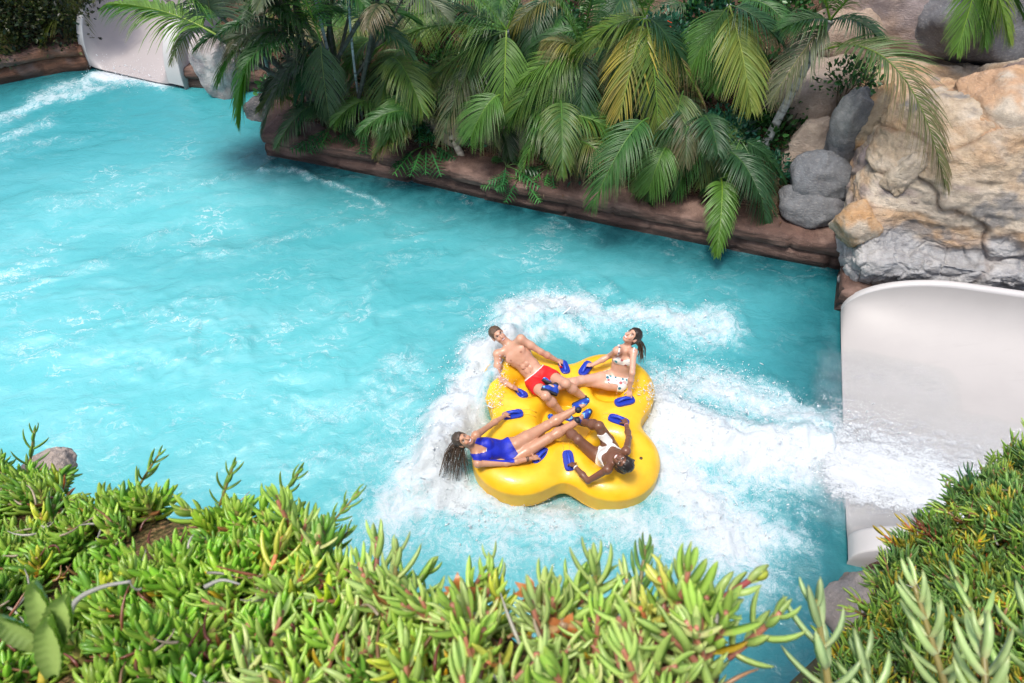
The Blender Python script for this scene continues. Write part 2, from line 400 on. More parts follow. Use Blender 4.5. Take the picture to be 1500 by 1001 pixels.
basec = t.mix(tone, (.040, .265, .295, 1), (.115, .45, .48, 1)); basec = t.mix(t.math('MULTIPLY', mist, .30), basec, (.32, .62, .655, 1))
basec = t.mix(t.math('MULTIPLY', de, t.mapr(n1, .3, .7, .95, .72), clamp=True), basec, (.004, .055, .07, 1)); basec = t.mix(t.mapr(fo, .1, .8, 0., .55), basec, (.13, .50, .56, 1))  # first mix paints wall shade and dark reflection into the water colour
cc = t.mix(ftot, basec, (.60, .645, .675, 1)); rg = t.mapr(ftot, 0, 1, .10, .75, False)
hh = t.math('ADD', t.math('MULTIPLY', t.noise(st, 3.2, 8, .6), 1.2), t.math('MULTIPLY', t.math('ADD', n2, t.math('MULTIPLY', n3, .5)), t.mapr(fo, 0, .8, .22, 2.2)))
nm = t.bump(hh, .42, .04)
b = t.bsdf(cc, rg, .5, nm); 
water_m = t.done(b)
wo = mk('water', xyz(X, Y, ZW).reshape(-1, 3), grid(len(xs), len(ys)), water_m, attr={'foam': (foam*.93).ravel(), 'aer': aer.ravel(), 'shade_tint': shade_tint.ravel()})
tag(wo, None, kind='structure')
def waterz(x, y):
    i = int(np.clip(np.searchsorted(xs_w, x), 0, len(xs_w)-1)); j = int(np.clip(np.searchsorted(ys_w, y), 0, len(ys_w)-1)); return ZW_w[i, j]
xs_w, ys_w, ZW_w = xs, ys, ZW

# spray: small drops thrown up along the foam
def drops(cent, rad):
    o = np.array([(1, 0, 0), (-1, 0, 0), (0, 1, 0), (0, -1, 0), (0, 0, 1), (0, 0, -1)], float)
    f = np.array([(0, 2, 4), (2, 1, 4), (1, 3, 4), (3, 0, 4), (2, 0, 5), (1, 2, 5), (3, 1, 5), (0, 3, 5)])
    v = cent[:, None, :]+o[None]*rad[:, None, None]*rng.uniform(.6, 1.5, (len(cent), 6, 1)); dr = rng.normal(0, 1, (len(cent), 1, 3)); dr /= np.linalg.norm(dr, axis=2)[..., None]; e = v-cent[:, None, :]; v = v+dr*(e*dr).sum(2)[..., None]*rng.exponential(1.6, (len(cent), 1, 1)); return v.reshape(-1, 3), (f[None]+6*np.arange(len(cent))[:, None, None]).reshape(-1, 3)
def spray_pts(pts, n, spread, hmax, base=.02):
    q = spline([at(*a) for a in pts], 200); c = q[rng.integers(0, 200, n)]; g = rng.normal(0, spread, (n, 2)); c = c.copy(); c[:, :2] += g
    c[:, 2] = base+rng.exponential(hmax*.4, n)*np.exp(-(g**2).sum(1)/(2*spread**2)); return c
S = [spray_pts([(738, 540), (735, 580), (728, 620)], 1600, .07, .30, .28), spray_pts([(735, 500), (700, 545), (672, 600), (650, 660), (640, 710)], 7000, .17, .40, .1), spray_pts([(740, 470), (800, 458), (870, 470)], 3000, .18, .3),
     spray_pts([(960, 590), (1020, 630), (1100, 660), (1238, 655)], 8000, .3, .34), spray_pts([(990, 720), (1060, 780)], 1600, .3, .22), spray_pts([(980, 560), (1080, 570), (1180, 620)], 1500, .2, .22),
     spray_pts([(900, 475), (1040, 485)], 900, .2, .16), spray_pts([(660, 745), (760, 760), (900, 780)], 1500, .2, .12), spray_pts([(1225, 650), (1280, 640)], 700, .25, .35), spray_pts([(235, 118), (150, 108)], 700, .2, .35), spray_pts([(925, 606), (960, 600)], 500, .09, .35, .3)]
S = np.concatenate(S); v, f = drops(S, rng.gamma(1.8, .0013, len(S))+.0014)
t = NT('spray_water'); drop_m = t.done(t.bsdf((.70, .75, .78, 1), .4, .5))
tag(mk('splash_spray', v, f, drop_m), 'white spray and water drops thrown up around the raft and slide mouth', 'splash', kind='stuff')

# ================================================================ edging walls
def rockcolor(P, base, alt, seed=0, s=1.2, alt2=None):
    n = fbm(P*s, 5, seed, .6)[:, None]; c = np.array(base)*(1-sstep(.38, .62, n))+np.array(alt)*sstep(.38, .62, n)
    if alt2 is not None:
        m = sstep(.5, .68, fbm(P*s*1.7+7, 4, seed+9, .6))[:, None]; c = c*(1-m)+np.array(alt2)*m
    return c
t = NT('painted_rock'); c = t.attr('Col'); p = t.pos()
n = t.noise(p, 7, 10, .68); c = t.mix(t.mapr(n, .3, .72, 0, .75), c, t.mix(1., c, (.52, .50, .50, 1), 'MULTIPLY'))
n2 = t.noise(t.scale(p, (1, 1, 2.2)), 22, 8, .7); c = t.mix(t.mapr(n2, .5, .75, 0, .35), c, (.62, .56, .50, 1))
rock_m = t.done(t.bsdf(c, .78, .3, t.bump(t.math('ADD', t.math('MULTIPLY', n, 1.2), n2), .8, .05)))
t = NT('kerb_stone'); c = t.attr('Col'); p = t.pos(); n = t.noise(t.scale(p, (.6, .6, 3.5)), 6, 10, .7); n2 = t.noise(p, 30, 6, .7)
c = t.mix(t.mapr(n, .35, .68, 0, .8), c, t.mix(1., c, (.33, .30, .30, 1), 'MULTIPLY')); c = t.mix(t.mapr(n2, .56, .8, 0, .45), c, (.42, .33, .29, 1))
z = t.n('SeparateXYZ'); t.set(z, 0, p); wet = t.mapr(t.math('ADD', z.outputs[2], t.math('MULTIPLY', n, .25)), .12, .34, 0., 1.)
c = t.mix(wet, t.mix(1., c, (.30, .30, .30, 1), 'MULTIPLY'), c)
kerb_m = t.done(t.bsdf(c, t.mapr(wet, 0, 1, .35, .75), .5, t.bump(t.math('ADD', n, t.math('MULTIPLY', n2, .5)), .9, .035)))
def kerbwall(name, pts, label, h=.42, col_=(.10, .056, .042), seed=1):
    root = thing(name, label, 'wall', (*pts[0][:2], 0))
    P = [np.array(q[:2]) for q in pts]; L = [0]
    for a, b in zip(P[:-1], P[1:]): L.append(L[-1]+np.linalg.norm(b-a))
    n = max(8, int(L[-1]/.05)); s = np.linspace(0, L[-1], n); px = np.interp(s, L, [q[0] for q in P]); py = np.interp(s, L, [q[1] for q in P])
    C2 = np.stack([px, py], -1); T = np.gradient(C2, axis=0); T /= np.linalg.norm(T, axis=1)[:, None]; N = np.stack([T[:, 1], -T[:, 0]], -1)   # towards the water
    lab = [('cap', [(-.62, .02), (-.6, h+.02), (-.3, h+.03), (-.03, h+.02), (.035, h-.01), (.05, h-.09), (.03, h-.17), (-.03, h-.19), (-.2, h-.2)], .03), ('base', [(-.2, h-.19), (-.04, h-.195), (.0, h-.25), (.03, h-.33), (.02, .0), (.03, -.6), (-.3, -.62)], .035)]
    for nm_, prof, amp in lab:
        prof = np.array(prof); u = np.linspace(0, len(prof)-1, len(prof)*4); pr = np.stack([np.interp(u, range(len(prof)), prof[:, k]) for k in (0, 1)], -1)
        V = np.zeros((n, len(u), 3)); V[..., :2] = C2[:, None]+N[:, None]*pr[None, :, :1]; V[..., 2] = pr[None, :, 1]
        d = fbm(V*V3(1.2, 1.2, 5), 5, seed, .6)-.5; blk = _hash(np.floor((s+.6*(nm_ == 'cap'))/1.35), s*0, s*0, seed)-.5
        jn = np.exp(-((np.mod(s+.6*(nm_ == 'cap'), 1.35)-.02)/.03)**2)
        off = (d*2.4*amp)+blk[:, None]*.05-jn[:, None]*.05*(pr[None, :, 1] > .0)
        V[..., :2] += N[:, None]*off[..., None]; V[..., 2] += (fbm(V*V3(2, 2, 2)+30, 4, seed+4)-.5)*.05*(pr[None, :, 1] > 0)+blk[:, None]*.03
        F = V.reshape(-1, 3); c = rockcolor(F, col_, tuple(q*1.5 for q in col_), seed, 1.1, (.22, .14, .11))
        # end caps
        q = [grid(n, len(u))]; m = len(u)
        caps = np.array([[0, k, k+1] for k in range(1, m-1)]+[[(n-1)*m, (n-1)*m+k+1, (n-1)*m+k] for k in range(1, m-1)])
        mk(nm_, F, q+[caps], kerb_m, root, c)
    return root
def W3(px, py): return at(px, py)
kerbwall('retaining_wall', [POOL[7], (POOL[7]*.35+POOL[8]*.65)+V3(0, .06, 0)[:2], POOL[8], POOL[9], POOL[10]+V3(.35, -.1, 0)[:2]], 'long reddish brown stone edging wall under the palms along the back of the pool', h=.42, seed=3)
kerbwall('retaining_wall', [POOL[5]+V3(-.05, 0, 0)[:2], POOL[6]+V3(.2, 0, 0)[:2]], 'short brown edging wall piece right beside the far slide below the pale rock', h=.38, seed=5)
kerbwall('retaining_wall', [POOL[6]+V3(.05, .1, 0)[:2], POOL[7]+V3(0, .02, 0)[:2]], 'brown edging wall side turning back behind the left corner of the palm bed', h=.40, seed=6)
kerbwall('retaining_wall', [POOL[0], POOL[1], POOL[2]+V3(0, .0, 0)[:2], POOL[3]+V3(-.1, -.0, 0)[:2]], 'brown stone edging wall at the far left corner below dark bushes', h=.48, col_=(.17, .075, .04), seed=8)
kerbwall('retaining_wall', [POOL[10]+V3(.02, -.02, 0)[:2], SR0[:2]+V3(-.02, .10, 0)[:2]], 'rusty brown stone corner post between back wall and right slide', h=.34, seed=9)

# ================================================================ slides
def aty_(px, py, y):
    d = ray(px, py); return CAM+d*(y/d[1])
def gelcoat(name, c, r=.35):
    t = NT(name); p = t.pos(); n = t.noise(p, 1.4, 6, .6); n2 = t.noise(t.scale(p, (.6, 5, 1)), 3, 6, .65)
    cc = t.mix(t.mapr(n, .35, .7, 0, .35), c, tuple(q*.86 for q in c[:3])+(1,)); cc = t.mix(t.mapr(n2, .55, .75, 0, .25), cc, tuple(q*.8 for q in c[:3])+(1,))
    return t.done(t.bsdf(cc, r, .45, t.bump(t.noise(p, 3, 3), .12, .02)))
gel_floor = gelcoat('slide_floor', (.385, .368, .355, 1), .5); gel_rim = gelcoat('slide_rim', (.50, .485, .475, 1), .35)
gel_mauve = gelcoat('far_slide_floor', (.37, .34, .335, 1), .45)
def slide(name, a, b, u, L, h=.8, label='', rn=None, lipn=None, hn=None, bowl=False, r=.55, lip=.2, slope=.035, tz=.9, z0=.09, open_r=.75):
    root = thing(name, label, 'water slide', (a+b)/2); v = nrm(b-a); W = np.linalg.norm(b-a)
    us = np.concatenate([np.linspace(0, tz, 26)**1.5/tz**.5, np.linspace(tz+.1, L, 50)]); e = np.sqrt(np.clip(1-(1-np.clip(us/tz, 0, 1))**2, 0, 1)); e = .04+.96*e
    cs = np.ones_like(us); uo = us.copy()
    if bowl:
        k = us > L-1.; q = np.clip((us-L+1.)/1., 0, 1)*math.pi/2; cs = np.where(k, np.maximum(np.cos(q), .02), 1); uo = np.where(k, L-1.+np.sin(q)*W*.55, us)
    # inner trough: from left rim over the floor to right rim
    ang = np.linspace(math.pi/2, 0, 10)
    prof = [(r*(1-math.sin(q)), math.cos(q)*0+(1-math.cos(q))) for q in ang]      # 0..r lateral, height 1..0
    left = [(r*(1-math.sin(q)), (1-math.cos(q))) for q in ang]
    left = [(x_*open_r, y_) for x_, y_ in left]
    rn = rn or r; hn = hn or h; lipn = lipn or lip; fl = [(x_, 0.) for x_ in np.linspace(r*open_r, W-rn*open_r, 24)[1:-1]]; right = [(W-x_/r*rn, y_*hn/h) for x_, y_ in reversed(left)]
    prof = np.array(left+fl+right)
    def surf(pr, name_, mat_, fz=lambda q: q):
        V = a[None, None]+u*uo[:, None, None]+v*(W/2+(pr[None, :, :1]-W/2)*cs[:, None, None]); V[..., 2] = z0+slope*us[:, None]+h*e[:, None]*pr[None, :, 1]-.04
        return mk(name_, V.reshape(-1, 3), grid(len(us), len(pr)), mat_, root)
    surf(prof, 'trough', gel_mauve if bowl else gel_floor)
    for sgn, off in ((-1, 0), (1, W)):
        lip = lip if sgn < 0 else lipn; k_ = 1. if sgn < 0 else hn/h
        q = [(0.01, -.12), (0., 1.0)]+[(-(lip*.5)*(1-math.cos(k)), 1.0+.06*math.sin(k)) for k in np.linspace(0.2, math.pi, 7)]+[(-lip*1.02, .93), (-lip*1.04, .3), (-lip*1.04, -.6)]
        pr = np.array([(off+sgn*(-x_), y_*k_) for x_, y_ in q]); pr = pr[1:]; pr[0, 1] = .985*k_
        pr[:, 0] = off+(pr[:, 0]-off)
        V = a[None, None]+u*(uo[:, None, None]+(1-cs[:, None, None])*(np.abs(pr[None, :, :1]-W/2)-W/2))+v*(W/2+(pr[None, :, :1]-W/2)*cs[:, None, None]); zz = z0+slope*us[:, None]+h*e[:, None]*pr[None, :, 1]-.035; V[..., 2] = zz
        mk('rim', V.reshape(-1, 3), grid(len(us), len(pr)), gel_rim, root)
    return root, v, W, us, prof, e
sr, vr, WR, _, _, _ = slide('water_slide', SR0, SR1, ur, 8, label= 'wide pale grey slide end at the right where the raft just splashed out', r=1.5, lip=.11, h=.72, tz=1.3, rn=.75, lipn=.27, hn=.6)
sl_, vl, WL, _, _, _ = slide('water_slide', SL0+(-.12)*nrm(SL1-SL0), SL1+.1*nrm(SL1-SL0), nrm(ul+V3(-.12, 0, 0)), 2.6, .95, 'narrow mauve grey slide end in the far left corner behind palm fronds', r=.5, lip=.16, slope=.10, tz=.55, lipn=.34, bowl=True)
uc = thing('slide_chute', 'tall white chute side rising at the top left behind the far slide mouth', 'water slide', at(150, 40, 1.)); q0 = aty_(156, 44, 17.2); q1 = aty_(138, -60, 18.6); wq = V3(.30, .08, 0)
A = Acc()
for o_ in (0., 1.):
    for z_ in (0., -1.4): A.add([q0+wq*o_+V3(0, 0, z_*.6), q1+wq*o_+V3(0, 0, z_)])
A.q = [np.array([[0, 1, 5, 4], [2, 6, 7, 3], [0, 2, 3, 1], [4, 5, 7, 6], [0, 4, 6, 2], [1, 3, 7, 5]])]; A.build('side_panel', gel_rim, uc, smooth=False)
tube([q0+V3(0, 0, .02), q1+V3(0, 0, .02)], .06, 10, c=(1, 1, 1)).build('rim', gel_rim, uc)
# water running out over the right slide floor
nu, nv = 170, 150; us = np.linspace(-.5, 5.5, nu); vs_ = np.linspace(0.02, WR-.05, nv); Ug, Vg = np.meshgrid(us, vs_, indexing='ij')
lat = Vg/WR; n = fbm(xyz(Ug*1.2, Vg*2.4, 0), 5, 3, .6); n5 = fbm(xyz(Ug*5, Vg*5, 3), 4, 8, .6)
edge = .46+.16*np.clip(-Ug+.6, 0, 1)*-1+.10*(n-.5)*2
fl = sstep(edge-.10, edge+.06, lat)
den = fl*(.30+.32*np.exp(-((lat-.70-.06*Ug*.3)/.20)**2)*sstep(2.9, .2, Ug)+.30*np.exp(-((lat-.78)/.12)**2)*sstep(3.6, .8, Ug))
side = np.clip((lat-.86)/.14, 0, 1); q = np.clip(.65*.75-np.minimum(Vg, WR-Vg), 0, .6)/(.65*.75); wallz = .6*(Vg > WR/2)*(1-np.sqrt(np.clip(1-q**2, 0, 1)))
thin = .52*sstep(.18, .30, lat+.0*n)*sstep(1.5, .9, Ug+.5*(n-.5))*(1-fl)
den = np.maximum(den, thin*.62)*sstep(-.5, -.1, Ug); den *= (1-side*.9)
zz = .085+.035*Ug+wallz*sstep(-.1, .5, Ug)+np.clip(den, 0, 1)*(.02+.13*np.clip(n5-.35, 0, 1)+.05*n)
V = SR0+ur*Ug[..., None]+vr*Vg[..., None]; V[..., 2] = zz
t = NT('slide_water'); p = t.pos(); d = t.attr('dens', 'Fac'); q = t.scale(p, (.7, 1.3, 1)); n1 = t.noise(q, 9, 10, .75, .6); n2 = t.noise(p, 38, 6, .75, 1.0)
s = t.math('ADD', t.math('MULTIPLY', d, 1.15), t.math('ADD', t.math('MULTIPLY', t.math('SUBTRACT', n1, .5), 1.2), t.math('MULTIPLY', t.math('SUBTRACT', n2, .5), 1.1)))
fm = t.math('MULTIPLY', t.mapr(s, .36, .95), t.mapr(d, .03, .2))
white = t.bsdf((.54, .575, .60, 1), .6, .4, t.bump(t.math('ADD', n1, n2), .45, .03)); wetc = t.n('BsdfTransparent', inp={'Color': (.97, .98, .98, 1)})
gl = t.n('BsdfGlossy', inp={'Roughness': .08, 'Color': (.9, .95, 1, 1), 'Normal': t.bump(t.math('ADD', n1, n2), .6, .03)}); m0 = t.n('MixShader'); t.set(m0, 0, t.math('MULTIPLY', .10, t.mapr(d, .02, .2))); t.t.links.new(wetc.outputs[0], m0.inputs[1]); t.t.links.new(gl.outputs[0], m0.inputs[2])
m = t.n('MixShader'); t.set(m, 0, fm); t.t.links.new(m0.outputs[0], m.inputs[1]); t.t.links.new(white, m.inputs[2])
gq = grid(nu, nv); gq = gq[(den.ravel()[gq] > .03).any(1)]; sw = mk('slide_water', V.reshape(-1, 3), gq, t.done(m.outputs[0]), attr={'dens': den.ravel()}); tag(sw, 'thin white rushing water flowing down the wide right slide into the pool', 'water', kind='stuff')
# ================================================================ rocks
def aty(px, py, y):
    d = ray(px, py); return CAM+d*(y/d[1])
def bicubic(G, nu, nv):
    G = np.asarray(G, float); A = np.stack([spline(G[:, j], nu) for j in range(G.shape[1])], 1)   # nu x m x 3
    return np.stack([spline(A[i], nv) for i in range(nu)], 0)
def vor(P, seed=0):
    i = np.floor(P).astype(int); f1 = np.full(P.shape[:-1], 9.); f2 = f1.copy(); idv = f1*0
    for dx in (-1, 0, 1):
        for dy in (-1, 0, 1):
            for dz in (-1, 0, 1):
                c = i+np.array([dx, dy, dz]); h = [_hash(c[..., 0], c[..., 1], c[..., 2], seed+k) for k in range(3)]
                d = np.linalg.norm(c+np.stack(h, -1)-P, axis=-1); m = d < f1
                f2 = np.where(m, f1, np.minimum(f2, d)); idv = np.where(m, _hash(c[..., 0], c[..., 1], c[..., 2], seed+5), idv); f1 = np.where(m, d, f1)
    return f1, f2, idv
def sheet_normals(V):
    a = np.gradient(V, axis=0); b = np.gradient(V, axis=1); n = np.cross(a, b); n /= np.linalg.norm(n, axis=-1)[..., None]+1e-9; return n
SAND, ORNG, CREAM, GREYR, PURP = (.50, .40, .28), (.55, .33, .16), (.60, .52, .41), (.19, .20, .21), (.30, .25, .245)
rows = [  # (px, py, y)
 [(1226, 470, 7.9), (1262, 445, 7.6), (1330, 440, 7.45), (1420, 450, 7.3), (1520, 475, 7.15), (1640, 500, 7.1)],
 [(1222, 400, 8.1), (1258, 392, 7.62), (1330, 388, 7.5), (1420, 396, 7.35), (1520, 415, 7.2), (1640, 430, 7.15)],
 [(1222, 345, 8.5), (1262, 352, 7.9), (1330, 362, 7.8), (1420, 378, 7.62), (1520, 376, 7.5), (1640, 390, 7.5)],
 [(1232, 300, 8.9), (1268, 300, 8.15), (1330, 330, 7.95), (1420, 350, 7.72), (1520, 335, 7.6), (1640, 350, 7.7)],
 [(1236, 262, 9.3), (1270, 262, 8.5), (1330, 260, 8.2), (1420, 255, 7.95), (1520, 255, 7.9), (1640, 270, 8.0)],
 [(1250, 215, 9.7), (1282, 205, 9.0), (1340, 200, 8.6), (1420, 195, 8.35), (1520, 190, 8.2), (1640, 200, 8.4)],
 [(1262, 170, 10.2), (1292, 152, 9.5), (1350, 140, 9.1), (1420, 138, 8.9), (1520, 128, 8.8), (1640, 140, 9.0)],
 [(1262, 130, 10.8), (1296, 110, 10.3), (1350, 112, 10.1), (1430, 112, 9.9), (1520, 100, 9.8), (1640, 110, 9.9)],
 [(1255, 105, 11.4), (1300, 82, 11.3), (1360, 85, 11.3), (1430, 90, 11.2), (1520, 82, 11.0), (1640, 90, 11.0)],
 [(1240, 70, 12.6), (1300, 50, 12.4), (1360, 55, 12.4), (1430, 62, 12.3), (1520, 60, 12.1), (1640, 60, 12.1)]]
Vg = bicubic([[aty(*q) for q in r] for r in rows], 330, 330); N = sheet_normals(Vg)
if N[..., 2].mean() < 0: N = -N
f1, f2, idc = vor(Vg*V3(.5, .5, .7)+fbm(Vg*1.2, 3, 2)[..., None]*.35, 4); crack = sstep(.07, .0, f2-f1)
g1, g2, idg = vor(Vg*V3(2.2, 2.2, 3.2)+fbm(Vg*2, 3, 3)[..., None]*.8, 14)
rowt = np.linspace(0, 9, 330)[:, None]; lay = Vg[..., 2:3][..., 0]; grey = 1-sstep(2.3, 3.0, rowt+.9*(fbm(Vg*1.6, 4, 6)-.5)*2)
strata = np.abs(np.mod(lay*3.1+fbm(Vg*.8, 3, 8)*1.6, 1)-.5)*2
disp = (idc-.5)*.12-crack*.03+(fbm(Vg*.8, 4, 9, .5)-.5)*.26+(sstep(.25, .75, strata)-.5)*.012*(1-grey)+(fbm(Vg*V3(2, 2, 7), 5, 33, .62, ridge=True)-.5)*.07*(1-grey)+(.0+grey)*((idg-.5)*.06-sstep(.10, 0, g2-g1)*.02)+(fbm(Vg*5, 4, 12)-.5)*.08+grey*(fbm(Vg*3.5, 4, 19, .6)-.5)*.16
Vd = Vg+N*disp[..., None]
F = Vg.reshape(-1, 3); c = rockcolor(F, SAND, CREAM, 3, .9); m = (sstep(.50, .66, fbm(F*V3(.9, .9, 1.8)+4, 4, 22, .55))*sstep(.2, .6, vnoise(F*.5+3, 3)+.25))[:, None]; m = m*.7; c = c*(1-m)+np.array(ORNG)*m
m = sstep(.55, .7, fbm(F*V3(.8, .8, 2.)+14, 4, 25, .6))[:, None]*.8; c = c*(1-m)+np.array(PURP)*m; m = sstep(.57, .66, fbm(F*1.1+44, 5, 27, .65))[:, None]*.75; c = c*(1-m)+np.array(GREYR)*m
g = grey.ravel()[:, None]; gc = rockcolor(F, (.40, .405, .41), (.50, .495, .485), 31, 2.5); c = c*(1-g)+gc*g
c = c*(1-.25*crack.ravel()[:, None]*np.array([.8, 1, 1.1]))
root = thing('rock_cliff', 'big orange and cream sandstone cliff with grey foot behind the right slide', 'rock', (6, 8, 0))
# closed back so that the cliff has a body
def sheet_with_skirt(V, name, mat, parent, c, drop=-.8):
    nu, nv = V.shape[:2]; mk(name, V.reshape(-1, 3), grid(nu, nv), mat, parent, c)
sheet_with_skirt(Vd, 'rock_face', rock_m, root, c)

def boulder(name, label, c, r, rot=(0, 0, 0), seed=1, cols=(GREYR, PURP), cat='boulder', cuts=15, amp=.17, n=72, group=None, alt2=None, parent=None):
    u = np.linspace(0, math.pi, n//2+1); v_ = np.linspace(0, 2*math.pi, n+1)[:-1]; U, W = np.meshgrid(u, v_, indexing='ij'); D = np.stack([np.sin(U)*np.cos(W), np.sin(U)*np.sin(W), np.cos(U)], -1)
    rs = np.random.default_rng(seed); rad = np.ones(U.shape)
    for k in range(cuts):
        nn = nrm(rs.normal(0, 1, 3)); h = rs.uniform(.58, .88); dn = D@nn; lim = np.where(dn > .05, h/np.maximum(dn, .05), 9); rad = -np.log(np.exp(-34*rad)+np.exp(-34*lim))/34
    P = D*rad[..., None]; P = P*(1+amp*(fbm(D*1.6+seed, 5, seed, .55)-.5)[..., None]*2); P = P*np.array(r)
    M = (Matrix.Rotation(R(rot[2]), 3, 'Z')@Matrix.Rotation(R(rot[1]), 3, 'Y')@Matrix.Rotation(R(rot[0]), 3, 'X')); P = P@np.array(M).T+np.array(c)
    P = P+(fbm(P*5, 5, seed+3, .65, ridge=True)-.5)[..., None]*.09*D
    i, j = np.meshgrid(np.arange(n//2), np.arange(n), indexing='ij'); j2 = (j+1) % n; q = np.stack([i*n+j, (i+1)*n+j, (i+1)*n+j2, i*n+j2], -1).reshape(-1, 4)
    F = P.reshape(-1, 3); cc = rockcolor(F, cols[0], cols[1], seed, 1.6, alt2)
    o = mk(name, F, q, rock_m, parent, cc, loc=None if parent else c)
    if label: tag(o, label, cat, group)
    return o
B = lambda px, py, h=0.: bed(px, py, h)
boulder('boulder', 'tall grey slab of rock standing upright at the left edge of the sandstone cliff', aty(1248, 190, 9.6), (.36, .3, .85), (8, -10, 20), 3, (GREYR, (.30, .31, .30)))
boulder('boulder', 'smooth purple brown boulder wedged under the upright grey slab', aty(1280, 248, 9.0), (.42, .35, .33), (0, 10, 10), 5, (PURP, (.34, .27, .23)))
boulder('boulder', 'rounded blue grey boulder behind the end of the back edging wall', B(1200, 268, .2), (.52, .42, .50), (0, 0, -10), 8, (GREYR, (.20, .215, .23)), cuts=5)
boulder('boulder', 'low dark grey boulder beside the rusty corner post', B(1192, 308, .08), (.60, .36, .34), (0, 8, -20), 12, (GREYR, (.2, .2, .21)), cuts=6)
boulder('boulder', 'orange yellow boulder low in the cliff above the grey foot', aty(1262, 330, 8.2), (.50, .32, .42), (10, 20, 30), 14, (SAND, ORNG), alt2=CREAM)
boulder('boulder', 'cream coloured knob of rock in the middle of the cliff', aty(1322, 262, 8.25), (.22, .2, .36), (10, 22, 30), 17, (CREAM, SAND))
boulder('boulder', 'narrow ochre rock column right of the grey slab', aty(1272, 186, 9.5), (.2, .22, .7), (0, 5, 0), 37, (SAND, ORNG))
boulder('boulder', 'peach coloured layered ledge of rock at the right picture edge', aty(1500, 158, 8.9), (1.25, .9, .50), (0, 0, -12), 19, (ORNG, (.56, .36, .22)), alt2=CREAM)
boulder('boulder', 'big dark grey boulder at the top right behind the mulch', B(1468, 38, .35), (1.5, .9, 1.1), (0, 0, 10), 23, (GREYR, (.17, .17, .18)))
boulder('boulder', 'pinkish brown boulder behind the leaning palm trunk at the top', B(1335, 30, .3), (1.7, 1, 1.1), (0, 0, 0), 29, (PURP, (.40, .30, .24)))
boulder('boulder', 'tan concrete coloured rock slope left of the upright grey slab', B(1190, 150, .1), (.95, .7, .8), (-20, 0, 5), 41, ((.36, .29, .235), (.40, .33, .27)), amp=.1)
boulder('boulder', 'tan rock showing between palm fronds above the middle of the back wall', B(672, 178, .15), (.75, .5, .6), (0, 0, -20), 43, ((.38, .31, .25), (.42, .35, .28)), amp=.1)
boulder('boulder', 'tan rock behind hanging fronds over the back wall', B(735, 195, .05), (.6, .4, .5), (0, 0, -20), 45, ((.38, .31, .25), (.42, .35, .28)), amp=.1)
boulder('boulder', 'white and pink weathered rock beside the far slide', at(322, 100, .5), (.5, .4, .75), (0, 0, -10), 47, ((.62, .59, .57), (.50, .43, .41)), alt2=(.40, .36, .37))
boulder('boulder', 'second whitish rock half hidden by fronds right of the far slide', at(362, 88, .5), (.5, .45, .8), (0, 0, 20), 49, ((.46, .43, .41), (.40, .35, .33)))
boulder('boulder', 'dark grey wedge of rock at the water behind the left corner of the palm bed', at(400, 168, .0), (.55, .5, .36), (0, 0, 20), 51, ((.10, .10, .105), (.14, .14, .14)))
boulder('boulder', 'grey brown boulder at the water under the near rim of the right slide', at(1292, 912, .0), (.62, .5, .5), (0, 0, 12), 53, ((.30, .27, .25), (.22, .215, .22)), n=110)
boulder('boulder', 'rust stained rock edge just below the near corner of the right slide', at(1258, 888, -.12), (.36, .38, .40), (0, 0, 60), 57, ((.24, .17, .13), (.22, .2, .19)))
boulder('boulder', 'pale tan boulder peeking out behind the ice plants at the left picture edge', atd(70, 700, 4.0), (.13, .2, .1), (0, 15, 0), 59, ((.62, .50, .42), (.66, .55, .47)))
boulder('boulder', 'tan rock face above the grey boulders and left of the creeper', B(1205, 225, .1), (.75, .5, .55), (-10, 0, 10), 61, ((.38, .31, .25), (.42, .35, .28)), amp=.1)
boulder('boulder', 'warm tan rock at the top edge between the leaning palm and pink boulder', B(1240, 70, .2), (1.0, .7, .8), (0, 0, 20), 63, ((.40, .31, .24), (.45, .34, .26)), amp=.1)
boulder('boulder', 'low orange tan rock on the mulch ledge above the cliff', B(1395, 82, .0), (.9, .5, .4), (0, 0, 0), 67, (SAND, PURP))
# ================================================================ the raft
RH = .30; PHI0 = R(41); DL = .73; RL = .555; RC = at(830, 613, .28); RC[2] = 0
LOBE = [RC[:2]+DL*np.array([math.cos(PHI0+k*math.pi/2), math.sin(PHI0+k*math.pi/2)]) for k in range(4)]   # TR, TL, BL, BR
def smin(a, b, k):
    h = np.clip(.5+.5*(b-a)/k, 0, 1); return b*(1-h)+a*h-k*h*(1-h)
def clover(P):
    d = None
    for c in LOBE:
        q = np.linalg.norm(P-c, axis=-1)-RL; d = q if d is None else smin(d, q, .30)
    return d
def hole(P):
    """seat wells of the four lobes and the round middle, joined: negative inside"""
    d = np.linalg.norm(P-RC[:2], axis=-1)-.34
    for c in LOBE:
        cc = RC[:2]+(c-RC[:2])*.93; q = np.linalg.norm(P-cc, axis=-1)-.19; d = smin(d, q, .16)
    return d
yel = NT('raft_vinyl'); p = yel.pos(); n = yel.noise(p, 5, 4); n2 = yel.noise(p, 60, 4, .7)
c = yel.mix(yel.mapr(n, .35, .7), (.86, .51, .020, 1), (.80, .43, .012, 1)); n3 = yel.noise(yel.scale(p, (1, 4, 1)), 11, 8, .7); c = yel.mix(yel.mapr(n3, .6, .75, 0, .35), c, (.80, .55, .16, 1))
yel = yel.done(yel.bsdf(c, yel.mapr(n2, .4, .65, .30, .48), .5, yel.bump(yel.noise(p, 14, 3), .12, .02), coat=.15))
seam_m = simple('raft_seam', (.88, .52, .06), .4)
raft = thing('raft', 'yellow four seat cloverleaf inflatable raft with blue handles carrying four riders', 'raft', RC)
S = Sdf((RC[0]-1.5, RC[1]-1.5, -.22), (RC[0]+1.5, RC[1]+1.5, .5), .0135)
